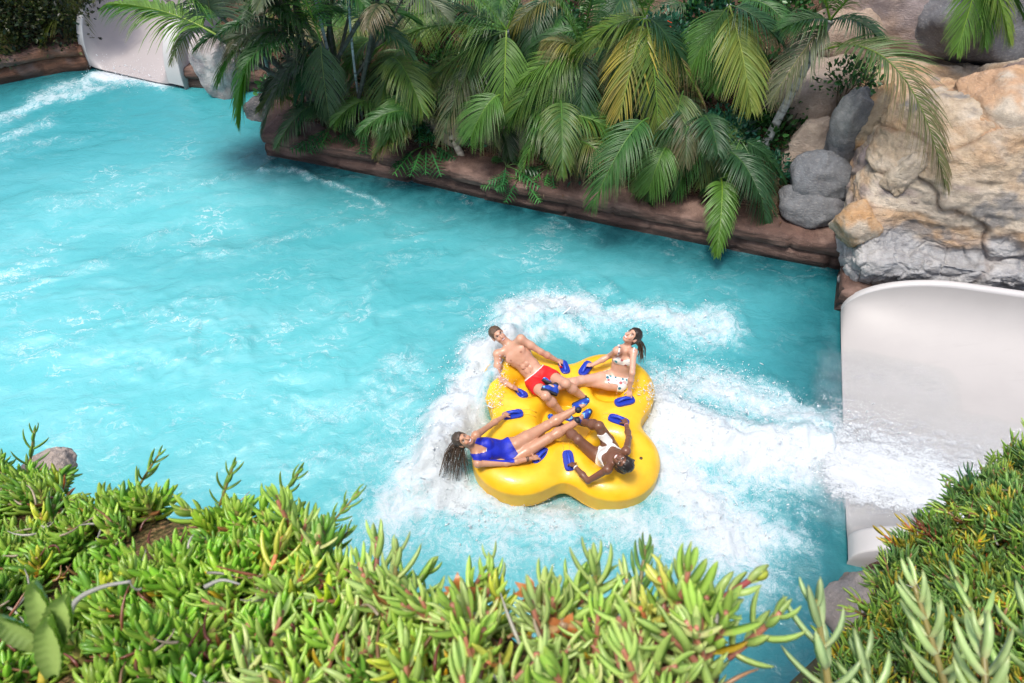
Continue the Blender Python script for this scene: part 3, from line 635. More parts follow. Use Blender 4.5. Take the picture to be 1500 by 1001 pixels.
sl, P = S.box((-99,)*3, (99,)*3); P2 = P[:, :, 0, :2]; dc = clover(P2)[..., None]; dh = hole(P2)[..., None]; Z = P[..., 2]
# tube: rounded band between outer contour and the wells
mid = np.maximum(dc+.24, -(dh-.19)*1.0); tube_d = np.sqrt(np.maximum(0, np.maximum(dc+.21, -dh+.20))**2+(Z-.15)**2)-.235
top = np.maximum(tube_d, dc); rc2_ = np.linalg.norm(P2-RC[:2], axis=-1)[..., None]
floor = np.maximum(np.abs(Z-.05)-.11+.07*np.exp(-((rc2_-.0)/.45)**2), dc+.12)
rc_ = np.linalg.norm(P2-RC[:2], axis=-1)[..., None]; disc = np.sqrt(np.maximum(0, rc_-.26)**2+(Z-.05)**2)-.085
rings = np.sqrt((rc_-.34)**2+(Z-.07)**2)-.045
S.g[:] = 1; S.put(sl, top, .01); S.put(sl, floor, .07); S.put(sl, disc, .02); S.put(sl, rings, .02)
V, F = S.mesh(); mk('inflated_tube', V, F, yel, raft)
def contour(off, n=360, f=clover):
    a = np.linspace(0, 2*math.pi, n+1)[:-1]; out = []
    D = np.stack([np.cos(a), np.sin(a)], -1); lo = np.full(n, .2); hi = np.full(n, 1.8)
    for _ in range(30):
        m = (lo+hi)/2; v = f(RC[:2]+D*m[:, None])-off; lo = np.where(v < 0, m, lo); hi = np.where(v < 0, hi, m)
    return RC[:2]+D*lo[:, None]
for off, z, r in ((-.012, .215, .0075), (-.06, .315, .006), (-.01, .02, .008)):
    q = contour(off); q = np.c_[q, np.full(len(q), z)]; q = np.concatenate([q, q[:1]])
    tube(q, r, 6, c=(1, 1, 1)).build('seam', seam_m, raft)
blue = simple('handle_rubber', (.012, .035, .36), .35, .5); blue2 = simple('handle_strap', (.02, .06, .5), .4)
def top_z(x, y):
    i = int((x-S.lo[0])/S.h); j = int((y-S.lo[1])/S.h); colm = S.g[np.clip(i, 0, S.n[0]-1), np.clip(j, 0, S.n[1]-1)]; k = np.where(colm < 0)[0]
    return S.lo[2]+S.h*(k[-1]+.5) if len(k) else 0.
HAND = [(762, 577, -50), (826, 538, -72), (858, 540, 55), (915, 588, 14), (906, 616, -20), (833, 675, -78), (751, 608, 8), (793, 669, 47)]
HPOS = []
for px, py, ang in HAND:      # ang: direction of the pad's long side in the picture, degrees
    z = .385
    for _ in range(4): q = at(px, py, z); z = top_z(q[0], q[1])
    q = at(px, py, z+.01); a2 = at(px+math.cos(R(ang))*12, py-math.sin(R(ang))*12, z+.01); u = nrm(a2-q); 
    z1, z2 = top_z(*(q+u*.08)[:2]), top_z(*(q-u*.08)[:2]); u = nrm(u+V3(0, 0, np.clip((z1-z2)/.16, -.6, .6))); v = nrm(np.cross(V3(0, 0, 1), u)); n = np.cross(u, v)
    HPOS.append((q, u, v, n)); h = thing('h', None, None, q); bpy.data.objects.remove(h)
    # pad: rounded rectangle with bevel
    a = np.linspace(0, 2*math.pi, 41)[:-1]; e = .45; cx = np.sign(np.cos(a))*np.abs(np.cos(a))**e*.125; cy = np.sign(np.sin(a))*np.abs(np.sin(a))**.7*.062
    A = Acc()
    for (s0, h0), (s1, h1) in zip([(1, -.02), (1, .012), (.93, .02)], [(1, .012), (.93, .02), (.0, .022)]):
        r0 = q+u*(cx*s0)[:, None]+v*(cy*s0)[:, None]+n*h0; r1 = q+u*(cx*s1)[:, None]+v*(cy*s1)[:, None]+n*h1; k = np.arange(40); k2 = (k+1) % 40
        A.add(np.concatenate([r0, r1]), np.stack([k, k2, k2+40, k+40], -1))
    pad = A.build('handle_pad', blue, raft, smooth=True)
    pts = bez(q-u*.095+n*.015, q+n*.10, q+u*.095+n*.015, 12); tube(pts, .016, 8, flat=1).build('grip', blue2, pad)
val = RC[:2]+(LOBE[3]-RC[:2])*1.0+at(939, 672, .4)[:2]*0; vq = at(939, 672, .38)
tube([vq-V3(0, 0, .03), vq+V3(0, 0, .012)], [.022, .018], 14).build('air_valve', simple('valve', (.10, .06, .02), .5), raft)
for sx in (-1, 1):   # stitched welds across the middle
    for k in range(4):
        a = PHI0+k*math.pi/2+math.pi/4; d = V3(math.cos(a), math.sin(a), 0); pts = [RC+d*r_+V3(-d[1], d[0], 0)*.035*sx+V3(0, 0, top_z(*(RC+d*r_)[:2])+.002) for r_ in np.linspace(.36, .74, 14)]
        tube(pts, .0045, 5).build('weld', seam_m, raft)
# ================================================================ riders
def skinmat(name, rough=.42):
    t = NT(name); c = t.attr('Col'); p = t.pos(); n = t.noise(p, 28, 4, .6)
    c = t.mix(t.mapr(n, .4, .75, 0, .3), c, t.mix(1., c, (.84, .68, .62, 1), 'MULTIPLY'))
    return t.done(t.bsdf(c, t.mapr(t.noise(p, 12, 4), .35, .7, .28, .5), .5, t.bump(t.noise(p, 160, 3), .15, .003), sss=.08))
skin_m = skinmat('skin')
def hairmat(name, c1, c2):
    t = NT(name); p = t.pos(); n = t.noise(t.scale(p, (1, 1, 1)), 90, 3, .6)
    return t.done(t.bsdf(t.mix(n, c1, c2), .35, .5, t.bump(n, .6, .01)))
shoe_m = NT('shoe_mesh'); p = shoe_m.attr('Col'); shoe_m = shoe_m.done(shoe_m.bsdf(p, .5, .4)); sole_m = simple('shoe_sole', (.022, .022, .026), .7)
band_m = simple('wrist_band', (.02, .02, .025), .4); gold_m = simple('white_watch', (.7, .68, .62), .3)
def chainpt(parent, px, py, L, sgn):
    """point on the sight line of (px,py) at distance L from parent; sgn=+1: the solution nearer the camera"""
    d = nrm(ray(px, py)); q = np.asarray(parent)-CAM; b = q@d; disc = L*L-(q@q-b*b)
    t = b-sgn*math.sqrt(disc) if disc > 0 else b
    return CAM+d*t
class Person: pass
def build_person(name, label, J, skin, male, head_up, head_fwd, hair, hs=.006, sc=1.0):
    """J: joints in world space. torso: pel, neck; L/R: sh, el, wr, hip, kn, an, toe, hd (hand tip)"""
    P = Person(); P.J = J; allp = np.array([v for v in J.values()]); lo = allp.min(0)-.26; hi = allp.max(0)+.26
    S = Sdf(lo, hi, hs)
    pel, nk = J['pel'], J['neck']; up = nrm(nk-pel); lat = nrm(J['shL']-J['shR']); lat = nrm(lat-up*(lat@up)); fr = np.cross(lat, up)
    if fr@(CAM-pel) < 0 and not J.get('back'): pass
    fr = -fr if False else fr
    L = np.linalg.norm(nk-pel); M = np.stack([lat, fr, up]); P.frame = (pel, lat, fr, up, L)
    wsh = np.linalg.norm(J['shL']-J['shR'])/2
    hipm = nrm(J['hipL']-J['hipR']); 
    # torso
    S.ell(pel+up*.02, M, (.155 if not male else .15, .105, .115), .03)
    S.ell(pel+up*.17-fr*.005, M, (.115 if not male else .135, .085, .14), .05)
    S.ell(pel+up*(L*.66), M, (.130 if not male else .160, .098 if not male else .108, .165), .05)
    S.ell(pel+up*(L*.86)-fr*.01, M, (.12 if not male else .165, .075, .075), .04)
    if male:
        for s in (-1, 1):
            S.ell(pel+up*(L*.74)+lat*s*.072+fr*.078, M, (.078, .028, .056), .028)
            for k, w_ in ((.15, .030), (.22, .031), (.29, .031)): S.ell(pel+up*k+lat*s*.030+fr*(.078+.01*(k > .16)), M, (.026, .008, .028), .015)
    else:
        for s in (-1, 1): S.ell(pel+up*(L*.69)+lat*s*.062+fr*.072, M, (.058, .048, .058), .03)
        for s in (-1, 1): S.ell(pel-up*.02-fr*.06+lat*s*.06, M, (.085, .075, .09), .03)
    S.cone(nk-up*.06-fr*.01, nk+(J['head']-nk)*.62, .062 if male else .052, .052 if male else .044, .03)
    for s, q in (('L', 1), ('R', -1)):
        sh, el, wr, hip, kn, an = [J[k+s] for k in ('sh', 'el', 'wr', 'hip', 'kn', 'an')]; m = 1.0 if male else .84
        S.cone(nk-up*.05, sh, .055*m, .050*m, .04); S.ell(sh, np.eye(3), (.053*m,)*3, .035)
        a = sh; d = nrm(el-sh); S.cone(a, el, .050*m, .038*m, .02); 
        if male: S.ell(sh+(el-sh)*.5, np.eye(3), (.047,)*3, .03)
        d2 = wr-el; S.cone(el, el+d2*.4, .037*m, .041*m, .02); S.cone(el+d2*.4, wr, .041*m, .026*m, .02)
        lm = 1.0 if male else .98
        S.cone(hip, hip+(kn-hip)*.35, .088*lm, .082*lm, .035); S.cone(hip+(kn-hip)*.35, kn, .080*lm, .054*lm, .02); S.ell(kn, np.eye(3), (.051,)*3, .03)
        d3 = an-kn; S.cone(kn, kn+d3*.35, .050, .056, .02); S.cone(kn+d3*.35, an, .055, .035, .02); back = nrm(np.cross(d3, np.cross(nrm(kn-hip), d3)))
        S.ell(kn+d3*.28-back*.0, np.eye(3), (.058, .058, .058), .03)
        toe = J['toe'+s]; S.cone(an, an+(toe-an)*.45, .034, .024, .02)
        # hand: palm, four bent fingers, thumb
        hd = J['hd'+s]; hdir = nrm(hd-wr); side = nrm(np.cross(hdir, V3(0, 0, 1))); dn = nrm(np.cross(side, hdir)); dn = dn if dn[2] < 0 else -dn
        hm = .95 if male else .86; pc = wr+hdir*.048*hm; S.ell(pc, np.stack([side, dn, hdir]), (.040*hm, .017*hm, .052*hm), .012)
        thumb = -q
        tin = nrm(J['pel']-wr); ts = 1 if side@(J['pel']-wr) > 0 else -1
        for i, (o, ln) in enumerate(((-.030, .066), (-.010, .076), (.011, .072), (.030, .056))):
            o *= ts*-1; k0 = wr+hdir*.092*hm+side*o*hm; k1 = k0+(hdir*.75+dn*.55+side*o*.8)*ln*.5*hm; k2 = k1+(hdir*.12+dn*.98)*ln*.55*hm
            S.cone(k0-hdir*.015, k1, .0095*hm, .0088*hm, .006); S.cone(k1, k2, .0088*hm, .0075*hm, .004)
        t0 = wr+hdir*.03*hm+side*ts*.028*hm; t1 = t0+(hdir*.5+side*ts*.8+dn*.3)*.042*hm; t2 = t1+(hdir*.8+dn*.55)*.032*hm
        S.cone(t0, t1, .0125*hm, .0105*hm, .008); S.cone(t1, t2, .0105*hm, .009*hm, .004)
    # head
    hc = J['head']; hu = nrm(head_up); hf = nrm(head_fwd-hu*(hu@head_fwd)); hl = np.cross(hu, hf)*1.0; HM = np.stack([hl, hf, hu]); k = 1.0 if male else .95
    at_h = lambda l, f, u_: hc+(hl*l+hf*f+hu*u_)*k
    S.ell(at_h(0, -.012, .028), HM, np.array((.074, .092, .088))*k, .02); S.ell(at_h(0, .022, -.035), HM, np.array((.060, .066, .075))*k, .03)
    S.ell(at_h(0, .052, -.085), HM, np.array((.036, .030, .026))*k, .022); 
    for s in (-1, 1):
        S.ell(at_h(.036*s, .066, -.030), HM, np.array((.022, .018, .018))*k, .014); S.ell(at_h(.077*s, -.008, -.005), HM, np.array((.010, .018, .032))*k, .005)
        S.ell(at_h(.031*s, .083, .010), HM, np.array((.016, .012, .010))*k, .008, sub=True)
    S.cone(at_h(0, .086, .012), at_h(0, .106, -.026), .009*k, .014*k, .008)
    S.ell(at_h(0, .082, .030), HM, np.array((.045, .012, .010))*k, .012)
    S.ell(at_h(0, .080, -.058), HM, np.array((.030, .014, .014))*k, .008)
    V, F = S.mesh(); N = S.grad(V); V = V-N*0
    # colours
    C = np.tile(np.array(skin), (len(V), 1)); h = (V-hc)@HM.T/k
    def paint(mask, c, a=1.): 
        m = np.clip(mask, 0, 1)[:, None]*a; C[:] = C*(1-m)+np.array(c)*m
    ellm = lambda c, r, soft=.35: np.clip((1-np.linalg.norm((h-np.array(c))/np.array(r), axis=1))/soft+.2, 0, 1)
    inh = np.linalg.norm(h, axis=1) < .16; ft = (h[:, 1] > .04)&inh
    paint(ft*ellm((0, .09, -.060), (.034, .04, .017)), (.42, .09, .08) if skin[0] > .3 else (.34, .10, .09)); paint(ft*ellm((0, .095, -.058), (.026, .04, .0085)), (.85, .82, .78))
    for s in (-1, 1):
        paint(ft*ellm((.031*s, .08, .012), (.019, .04, .009)), (.75, .70, .66)); paint(ft*ellm((.031*s, .08, .012), (.009, .04, .009)), (.02, .012, .01)); paint(ft*ellm((.032*s, .09, .033), (.024, .04, .007)), tuple(q*.5 for q in hair['c1']), .85)
        paint(ft*ellm((.045*s, .07, -.035), (.025, .05, .02), .9), (skin[0]*1.05, skin[1]*.72, skin[2]*.68), .5)
    b = V-pel; bx, by, bz = b@lat, b@fr, b@up
    if male:
        for s in (-1, 1): paint((by > .05)*np.clip(1.4-np.hypot(bx-.085*s, bz-L*.70)/.013, 0, 1), (skin[0]*.55, skin[1]*.4, skin[2]*.36))
        paint((by > .05)*np.clip(1.3-np.hypot(bx, bz-.11)/.009, 0, 1), tuple(q*.4 for q in skin))
    root = thing(name, label, 'person', (*RC[:2], .3))
    body = mk('body', V, F, skin_m, root, C)
    P.V, P.F, P.N, P.b, P.root, P.L, P.hc, P.HM, P.k, P.body = V, F, N, (bx, by, bz), root, L, hc, HM, k, body
    # distance parameters along limbs
    def along(a, b_):
        ab = b_-a; t = ((V-a)@ab)/(ab@ab); d = np.linalg.norm(V-a-np.clip(t, 0, 1)[:, None]*ab, axis=1); return t, d
    P.arm = np.minimum.reduce([along(J['el'+s]*.0+J['sh'+s]+(J['el'+s]-J['sh'+s])*.0, J['el'+s])[1]+9*(along(J['sh'+s], J['el'+s])[0] < .12) for s in 'LR']+[along(J['el'+s], J['wr'+s])[1] for s in 'LR']+[along(J['wr'+s], J['hd'+s])[1] for s in 'LR']) < .066
    P.leg = {s: along(J['hip'+s], J['kn'+s]) for s in 'LR'}; P.shin = np.minimum(*[along(J['kn'+s], J['an'+s])[1] for s in 'LR'])
    # shoes
    for s in 'LR':
        an, toe, kn = J['an'+s], J['toe'+s], J['kn'+s]; f = nrm(toe-an); u_ = nrm(an-kn)*-1; u_ = nrm(u_-f*(u_@f)); sd = np.cross(f, u_); heel = an-u_*.055-f*.05; tp = heel+f*.245*(1 if male else .92); MM = np.stack([f, sd, u_])
        lo = np.minimum(heel, tp)-.12; hi = np.maximum(heel, tp)+.14; T = Sdf(lo, hi, .006)
        m = 1. if male else .92
        T.cone(heel+f*.035+u_*.018, heel+f*.13+u_*.018, .043*m, .045*m, .02); T.cone(heel+f*.13+u_*.014, tp-f*.045+u_*.004, .046*m, .038*m, .02); T.cone(heel+f*.045+u_*.02, an+u_*.015, .044*m, .043*m, .02); T.cone(an+u_*.01, an+u_*.035, .043*m, .044*m, .01)
        T.ell(heel+f*.12+u_*(-.075), MM, (.30, .12, .052), .004, sub=True)
        v, fq = T.mesh(); q = v-heel; a_, b_, c_ = q@f, q@sd, q@u_
        colr = np.tile(np.array((.012, .05, .36)), (len(v), 1)); w_ = np.abs(np.sin(a_*52+np.abs(b_)*60+c_*22)); m1 = ((w_ < .42)&(c_ > .004)&(np.abs(b_) < .034))[:, None]; colr = np.where(m1, np.array((.16, .52, .80)), colr)
        m2 = ((c_ < -.004)|(c_ > .088))[:, None]; colr = np.where(m2, np.array((.02, .02, .03)), colr)
        so_ = mk('water_shoe', v, fq, shoe_m, root, colr)
        T2 = Sdf(lo, hi, .007); T2.cone(heel+f*.035-u_*.018, heel+f*.12-u_*.018, .040*m, .042*m, .01); T2.cone(heel+f*.12-u_*.018, tp-f*.04-u_*.016, .044*m, .038*m, .01)
        T2.ell(heel+f*.12+u_*.045, MM, (.4, .2, .055), .003, sub=True); T2.ell(heel+f*.12-u_*.085, MM, (.4, .2, .055), .003, sub=True)
        v, fq = T2.mesh()
        if len(fq): mk('sole', v, fq, sole_m, so_)
    # hair
    hm = hairmat('hair_'+hair['kind'], hair['c1'], hair['c2']); T = Sdf(hc-.2, hc+.2, .005); gh = lambda l, f_, u_: hc+(hl*l+hf*f_+hu*u_)*k; a_ = hair.get('thick', .010)
    T.ell(gh(0, -.016, .032), HM, (np.array((.076, .094, .090))+a_)*k, .01)
    if hair['kind'] != 'short': T.ell(gh(0, -.06, -.02), HM, np.array((.07, .05, .085))*k, .03)
    T.ell(gh(0, .085, -.022), HM, np.array((.078, .085, .098))*k, .012, sub=True); T.ell(gh(0, .0, -.115), HM, np.array((.12, .075+(.04 if hair['kind'] == 'short' else 0), .085))*k, .01, sub=True)
    for s in (-1, 1): T.ell(gh(.085*s, .0, -.012), HM, np.array((.03, .022, .035))*k, .01, sub=True)
    v, fq = T.mesh(); d = (v-hc)@HM.T; v = v+((fbm(d*V3(60, 25, 25)*1.0, 3, 5)-.5)*.020)[:, None]*T.grad(v)
    ho = mk('hair', v, fq, hm, root)
    P.hairmat = hm; P.ho = ho; P.gh = gh; return P
def clothing(P, mask, name, mat, off=.006, colr=None):
    """cloth as a thickened shell over the body where mask > 0"""
    m = mask[P.F].all(1); f = P.F[m]; u, inv = np.unique(f, return_inverse=True); f = inv.reshape(-1, 4); n = len(u)
    o = P.V[u]+P.N[u]*off; i = P.V[u]-P.N[u]*.002
    e = np.concatenate([f[:, [a, (a+1) % 4]] for a in range(4)]); es = np.sort(e, 1); key = es[:, 0]*n+es[:, 1]; uq, cnt = np.unique(key, return_counts=True); be = e[np.isin(key, uq[cnt == 1])]
    rim = np.stack([be[:, 1], be[:, 0], be[:, 0]+n, be[:, 1]+n], -1)
    return mk(name, np.concatenate([o, i]), np.concatenate([f, f[:, ::-1]+n, rim]), mat, P.root, None if colr is None else np.concatenate([colr[u], colr[u]]))
def joints(spec, sc=1., male=True):
    """spec: pixel positions; solved outward from the pelvis with real bone lengths"""
    J = {}; m = 1. if male else .93
    J['pel'] = at(*spec['pel']); J['neck'] = chainpt(J['pel'], *spec['neck'][:2], .50*m, spec['neck'][2]); J['head'] = chainpt(J['neck'], *spec['head'][:2], .185*m, spec['head'][2])
    up = nrm(J['neck']-J['pel'])
    def ik(A, B, l1, l2, px, py):
        """middle joint between A and B with bone lengths l1, l2, as near the sight line of (px,py) as it can be"""
        d = np.linalg.norm(B-A); k = max(1., d/(l1+l2)*1.005); l1 *= k; l2 *= k; x = (l1*l1-l2*l2+d*d)/(2*d); r = math.sqrt(max(1e-6, l1*l1-x*x)); w_ = (B-A)/d
        e1 = nrm(np.cross(w_, V3(0, 0, 1))); e2 = np.cross(w_, e1); a = np.linspace(0, 2*math.pi, 181)[:-1, None]; C = A+w_*x+r*(np.cos(a)*e1+np.sin(a)*e2)
        dd = nrm(ray(px, py)); t = (C-CAM)@dd; m = np.linalg.norm(C-CAM-t[:, None]*dd, axis=1)-.12*C[:, 2]; return C[int(np.argmin(m))]
    for s in 'LR':
        g = lambda k: spec[k+s]
        J['sh'+s] = chainpt(J['neck']-up*.045, *g('sh')[:2], .19*m, g('sh')[2])
        q, u, v, n = HPOS[g('hd')]; z = q[2]+.10; w0 = at(*g('wr')[:2], z); o = float(np.clip((w0-q)@u, -.055, .055)); gp = q+u*o+n*.06
        J['wr'+s] = gp+nrm(w0-gp)*.095*m; J['hd'+s] = gp; J['el'+s] = ik(J['sh'+s], J['wr'+s], .29*m, .26*m, *g('el')[:2])
        J['hip'+s] = chainpt(J['pel']-up*.04, *g('hip')[:2], .098, g('hip')[2]); J['kn'+s] = chainpt(J['hip'+s], *g('kn')[:2], .43*m, g('kn')[2]); J['an'+s] = chainpt(J['kn'+s], *g('an')[:2], .41*m, g('an')[2])
        if J['an'+s][2] < .17: J['an'+s] = at(*g('an')[:2], .17)
        if len(g('an')) > 3: J['an'+s] = at(*g('an')[:2], g('an')[3])
        J['kn'+s] = ik(J['hip'+s], J['an'+s], .43*m, .41*m, *g('kn')[:2]); J['toe'+s] = chainpt(J['an'+s], *g('toe')[:2], .17*m, g('toe')[2])
        if J['toe'+s][2] < .15: J['toe'+s] = at(*g('toe')[:2], .15)
    if DEBUG:
        for k, v in J.items(): print('   ', k, np.round(v, 2), 'px', np.round(proj(v)), end=';')
        print(); print('   len', {a+b+s: round(float(np.linalg.norm(J[a+s]-J[b+s])), 2) for s in 'LR' for a, b in (('sh', 'el'), ('el', 'wr'), ('hip', 'kn'), ('kn', 'an'))}, 'torso', np.linalg.norm(J['pel']-J['neck']))
    return J
DEBUG = False
def cam_dir(p, tc, r, u):     # tc towards the camera, r picture right, u picture up
    return nrm(nrm(CAM-p)*tc+RGT*r+UPV*u)
WHITE_SK, TAN_SK, DARK_SK = (.56, .315, .215), (.50, .265, .165), (.175, .078, .046)
# 1: man, back left lobe
sp = dict(pel=(788, 553, .34), neck=(746, 505, 1), head=(729, 491, 1), shR=(729, 519, 1), elR=(729, 553, -1), wrR=(750, 567, -1), hdR=0, shL=(763, 497, 1), elL=(794, 517, -1), wrL=(815, 528, -1), hdL=1,
          hipR=(781, 561, 1), knR=(806, 588, 1), anR=(826, 609, -1), toeR=(842, 614, -1), hipL=(799, 548, 1), knL=(829, 562, 1), anL=(858, 585, -1), toeL=(878, 589, 1))
J = joints(sp); hc = J['head']
P = build_person('person', 'man in red swim shorts leaning back at the upper left of the raft', J, WHITE_SK, True, cam_dir(hc, .35, -.62, .7), cam_dir(hc, .85, .5, -.25), dict(kind='short', c1=(.05, .028, .016), c2=(.17, .10, .06), thick=.006))
red = simple('red_cloth', (.72, .018, .022), .55, .3, .4, 60, .12)
bx, by, bz = P.b
trunk = (bz < .075)&~P.arm&(P.shin > .085)&((bz > -.16)|(np.minimum(P.leg['L'][1], P.leg['R'][1]) < .12))&((P.leg['L'][0] < .50)|(P.leg['L'][1] > P.leg['R'][1]))&((P.leg['R'][0] < .50)|(P.leg['R'][1] > P.leg['L'][1]))&(np.linalg.norm(P.V-J['pel'], axis=1) < .36)
clothing(P, trunk, 'swim_shorts', red, .013)
clothing(P, trunk&(bz > .058), 'waistband', simple('white_trim', (.75, .72, .70), .6), .0155)
# 2: woman in floral bikini, back right lobe
sp = dict(pel=(905, 556, .34), neck=(917, 508, 1), head=(926, 493, 1), shR=(904, 514, 1), elR=(886, 526, -1), wrR=(868, 535, -1), hdR=2, shL=(928, 516, 1), elL=(926, 549, -1), wrL=(922, 575, -1), hdL=3,
          hipR=(896, 553, 1), knR=(852, 557, 1), anR=(813, 569, 1), toeR=(796, 562, 1), hipL=(908, 564, 1), knL=(858, 560, 1), anL=(815, 559, 1), toeL=(795, 549, 1))
J = joints(sp, male=False); hc = J['head']
P = build_person('person', 'laughing woman in white floral bikini sitting at the upper right of the raft', J, (.60, .35, .25), False, cam_dir(hc, .2, .75, .6), cam_dir(hc, .75, -.45, .35), dict(kind='bun', c1=(.015, .01, .008), c2=(.04, .025, .02), thick=.012))
bx, by, bz = P.b; t = NT('floral_cloth'); p = t.pos(); v = t.n('TexVoronoi', inp={'Vector': p, 'Scale': 21.}); m = t.mapr(v.outputs['Distance'], .36, .5, 1, 0); hu_ = t.ramp(t.n('SeparateColor', inp={0: v.outputs['Color']}).outputs[0], [(.0, (.02, .30, .32)), (.35, (.02, .12, .22)), (.6, (.55, .12, .10)), (.8, (.75, .72, .68))])
floral = t.done(t.bsdf(t.mix(m, (.78, .76, .72, 1), hu_), .6, .3)); L = P.L
near = ~(P.arm&(np.abs(bx) > .118))&(np.linalg.norm(P.V-P.hc, axis=1) > .14)
top = near&~P.arm&(bz > L*.56)&(bz < L*.80-.5*np.abs(np.abs(bx)-.075)*(by > 0))&(np.abs(bx) < .155)&((by > -.02)|(bz < L*.62)); strap = near&~P.arm&(np.abs(np.abs(bx)-.085) < .011)&(bz > L*.62)
clothing(P, top|strap, 'bikini_top', floral, .006)
bot = near&(bz < .085)&(bz > -.13)&(P.shin > .1)&((bz > .075-.85*(np.abs(bx)*1.0))|((by < 0)&(bz > -.1)))&(P.leg['L'][0] < .34)&(P.leg['R'][0] < .34)
bot = near&~P.arm&(bz < .085)&(P.shin > .1)&(np.linalg.norm(P.V-J['pel'], axis=1) < .21)&((P.leg['L'][0] < .10+.0*bx)&(P.leg['R'][0] < .10)|(bz > .02))
clothing(P, bot, 'bikini_bottom', floral, .006)
A = Acc()
for k in range(26):
    s0 = P.gh(rng.uniform(-.05, .05), -.09, rng.uniform(-.03, .05)); e0 = at(rng.uniform(930, 948), rng.uniform(520, 533), .47); tube(spline([s0, (s0+e0)/2+V3(.03, .03, .03)+rng.normal(0, .01, 3), e0], 10), np.linspace(.008, .003, 10), 5, acc=A)
A.build('hair_strands', hairmat('hair_brown', (.05, .025, .015), (.16, .09, .05)), P.ho)
# 3: woman in blue one-piece, front left lobe
sp = dict(pel=(748, 661, .34), neck=(692, 657, 1), head=(678, 645, 1), shL=(697, 638, 1), elL=(713, 627, -1), wrL=(735, 613, -1), hdL=6, shR=(700, 679, 1), elR=(739, 686, -1), wrR=(770, 674, -1), hdR=7,
          hipL=(756, 651, 1), knL=(801, 624, 1), anL=(846, 598, 1, .58), toeL=(866, 589, 1), hipR=(754, 672, 1), knR=(804, 642, 1), anR=(849, 616, 1, .50), toeR=(859, 601, 1))
J = joints(sp, male=False); hc = J['head']
P = build_person('person', 'woman in royal blue one piece swimsuit with long wet hair trailing behind her', J, TAN_SK, False, cam_dir(hc, .3, -.85, .35), cam_dir(hc, .8, .55, .15), dict(kind='long', c1=(.03, .02, .014), c2=(.10, .065, .045), thick=.010))
bx, by, bz = P.b; L = P.L; bluec = simple('blue_swimsuit', (.012, .025, .42), .5, .4, .5, 45, .3); near = ~(P.arm&(np.abs(bx) > .118))&(np.linalg.norm(P.V-P.hc, axis=1) > .135)
neckl = L*.74+1.9*np.clip(np.abs(bx)-.02, 0, .1)**1.25*4
suit = near&(P.shin > .1)&((bz < neckl)|(by < -.03)&(bz < L*.8))&(bz < L*1.02)&(np.abs(bx) < .17)&((np.linalg.norm(P.V-J['pel'], axis=1) < .15)|(bz > .04))&(((P.leg['L'][0] < .14)&(P.leg['R'][0] < .14))|(bz > .06))
suit &= ~((bz > L*.80)&(np.abs(bx) > .125))
suit &= ~((np.minimum(P.leg['L'][1], P.leg['R'][1]) < .098)&((P.leg['L'][0] > .2)|(P.leg['R'][0] > .2))&(bz < .1))
clothing(P, suit, 'swimsuit', bluec, .006)
edge = suit&(by > 0)&(np.abs(bz-neckl) < .011)&(bz > L*.7); clothing(P, edge, 'neckline_trim', simple('trim', (.55, .62, .80), .5), .0085)
A = Acc()
for k in range(110):
    s0 = P.gh(rng.uniform(-.07, .07), rng.uniform(-.10, -.03), rng.uniform(-.06, .06)); a = rng.uniform(0, 1); far_ = at(640+rng.normal(0, 5)+a*48, 702-rng.uniform(0, 8)+a*4, rng.uniform(.1, .3)); ln = rng.uniform(.55, 1.08); e0 = s0+(far_-s0)*ln
    mid = (s0+e0)/2+V3(-.04*(1-a), .02, .04)+rng.normal(0, .022, 3); tube(spline([s0, s0*.66+mid*.34+rng.normal(0, .008, 3), mid, e0], 14), np.linspace(.007, .002, 14)*rng.uniform(.6, 1.1), 5, acc=A)
A.build('hair_strands', hairmat('hair_wet', (.022, .014, .010), (.15, .095, .06)), P.ho)
w_ = J['wrR']; d = nrm(J['elR']-w_)
for k in (.035, .052): tube([w_+d*k, w_+d*(k+.010)], [.031, .031], 14).build('bracelet', band_m, P.root)
# 4: dark skinned woman, front right lobe
sp = dict(pel=(884, 664, .32), neck=(901, 673, 1), head=(912, 677, 1), shR=(917, 661, 1), elR=(932, 651, -1), wrR=(924, 633, -1), hdR=4, shL=(890, 688, 1), elL=(862, 702, -1), wrL=(842, 683, -1), hdL=5,
          hipR=(896, 657, 1), knR=(877, 625, 1), anR=(850, 617, -1), toeR=(836, 612, -1), hipL=(880, 676, 1), knL=(847, 644, 1), anL=(819, 622, -1), toeL=(803, 606, 1))
J = joints(sp, male=False); hc = J['head']
P = build_person('person', 'dark skinned woman in white swimsuit with braids at the lower right of the raft', J, DARK_SK, False, cam_dir(hc, .55, .55, -.42), cam_dir(hc, .55, -.62, .5), dict(kind='braids', c1=(.008, .006, .005), c2=(.03, .02, .016), thick=.016))
bx, by, bz = P.b; L = P.L; near = ~(P.arm&(np.abs(bx) > .118))&(np.linalg.norm(P.V-P.hc, axis=1) > .13)
suit = near&(P.shin > .1)&(bz < L*.80)&(np.abs(bx) < .16)&((np.linalg.norm(P.V-J['pel'], axis=1) < .15)|(bz > .04))&(((P.leg['L'][0] < .02)&(P.leg['R'][0] < .02))|(bz > .05))
suit &= ~((np.minimum(P.leg['L'][1], P.leg['R'][1]) < .098)&((P.leg['L'][0] > .13)|(P.leg['R'][0] > .13))&(bz < .13))
clothing(P, suit, 'swimsuit', simple('white_swimsuit', (.80, .79, .78), .5, .4, .2, 40, .04), .008)
A = Acc()
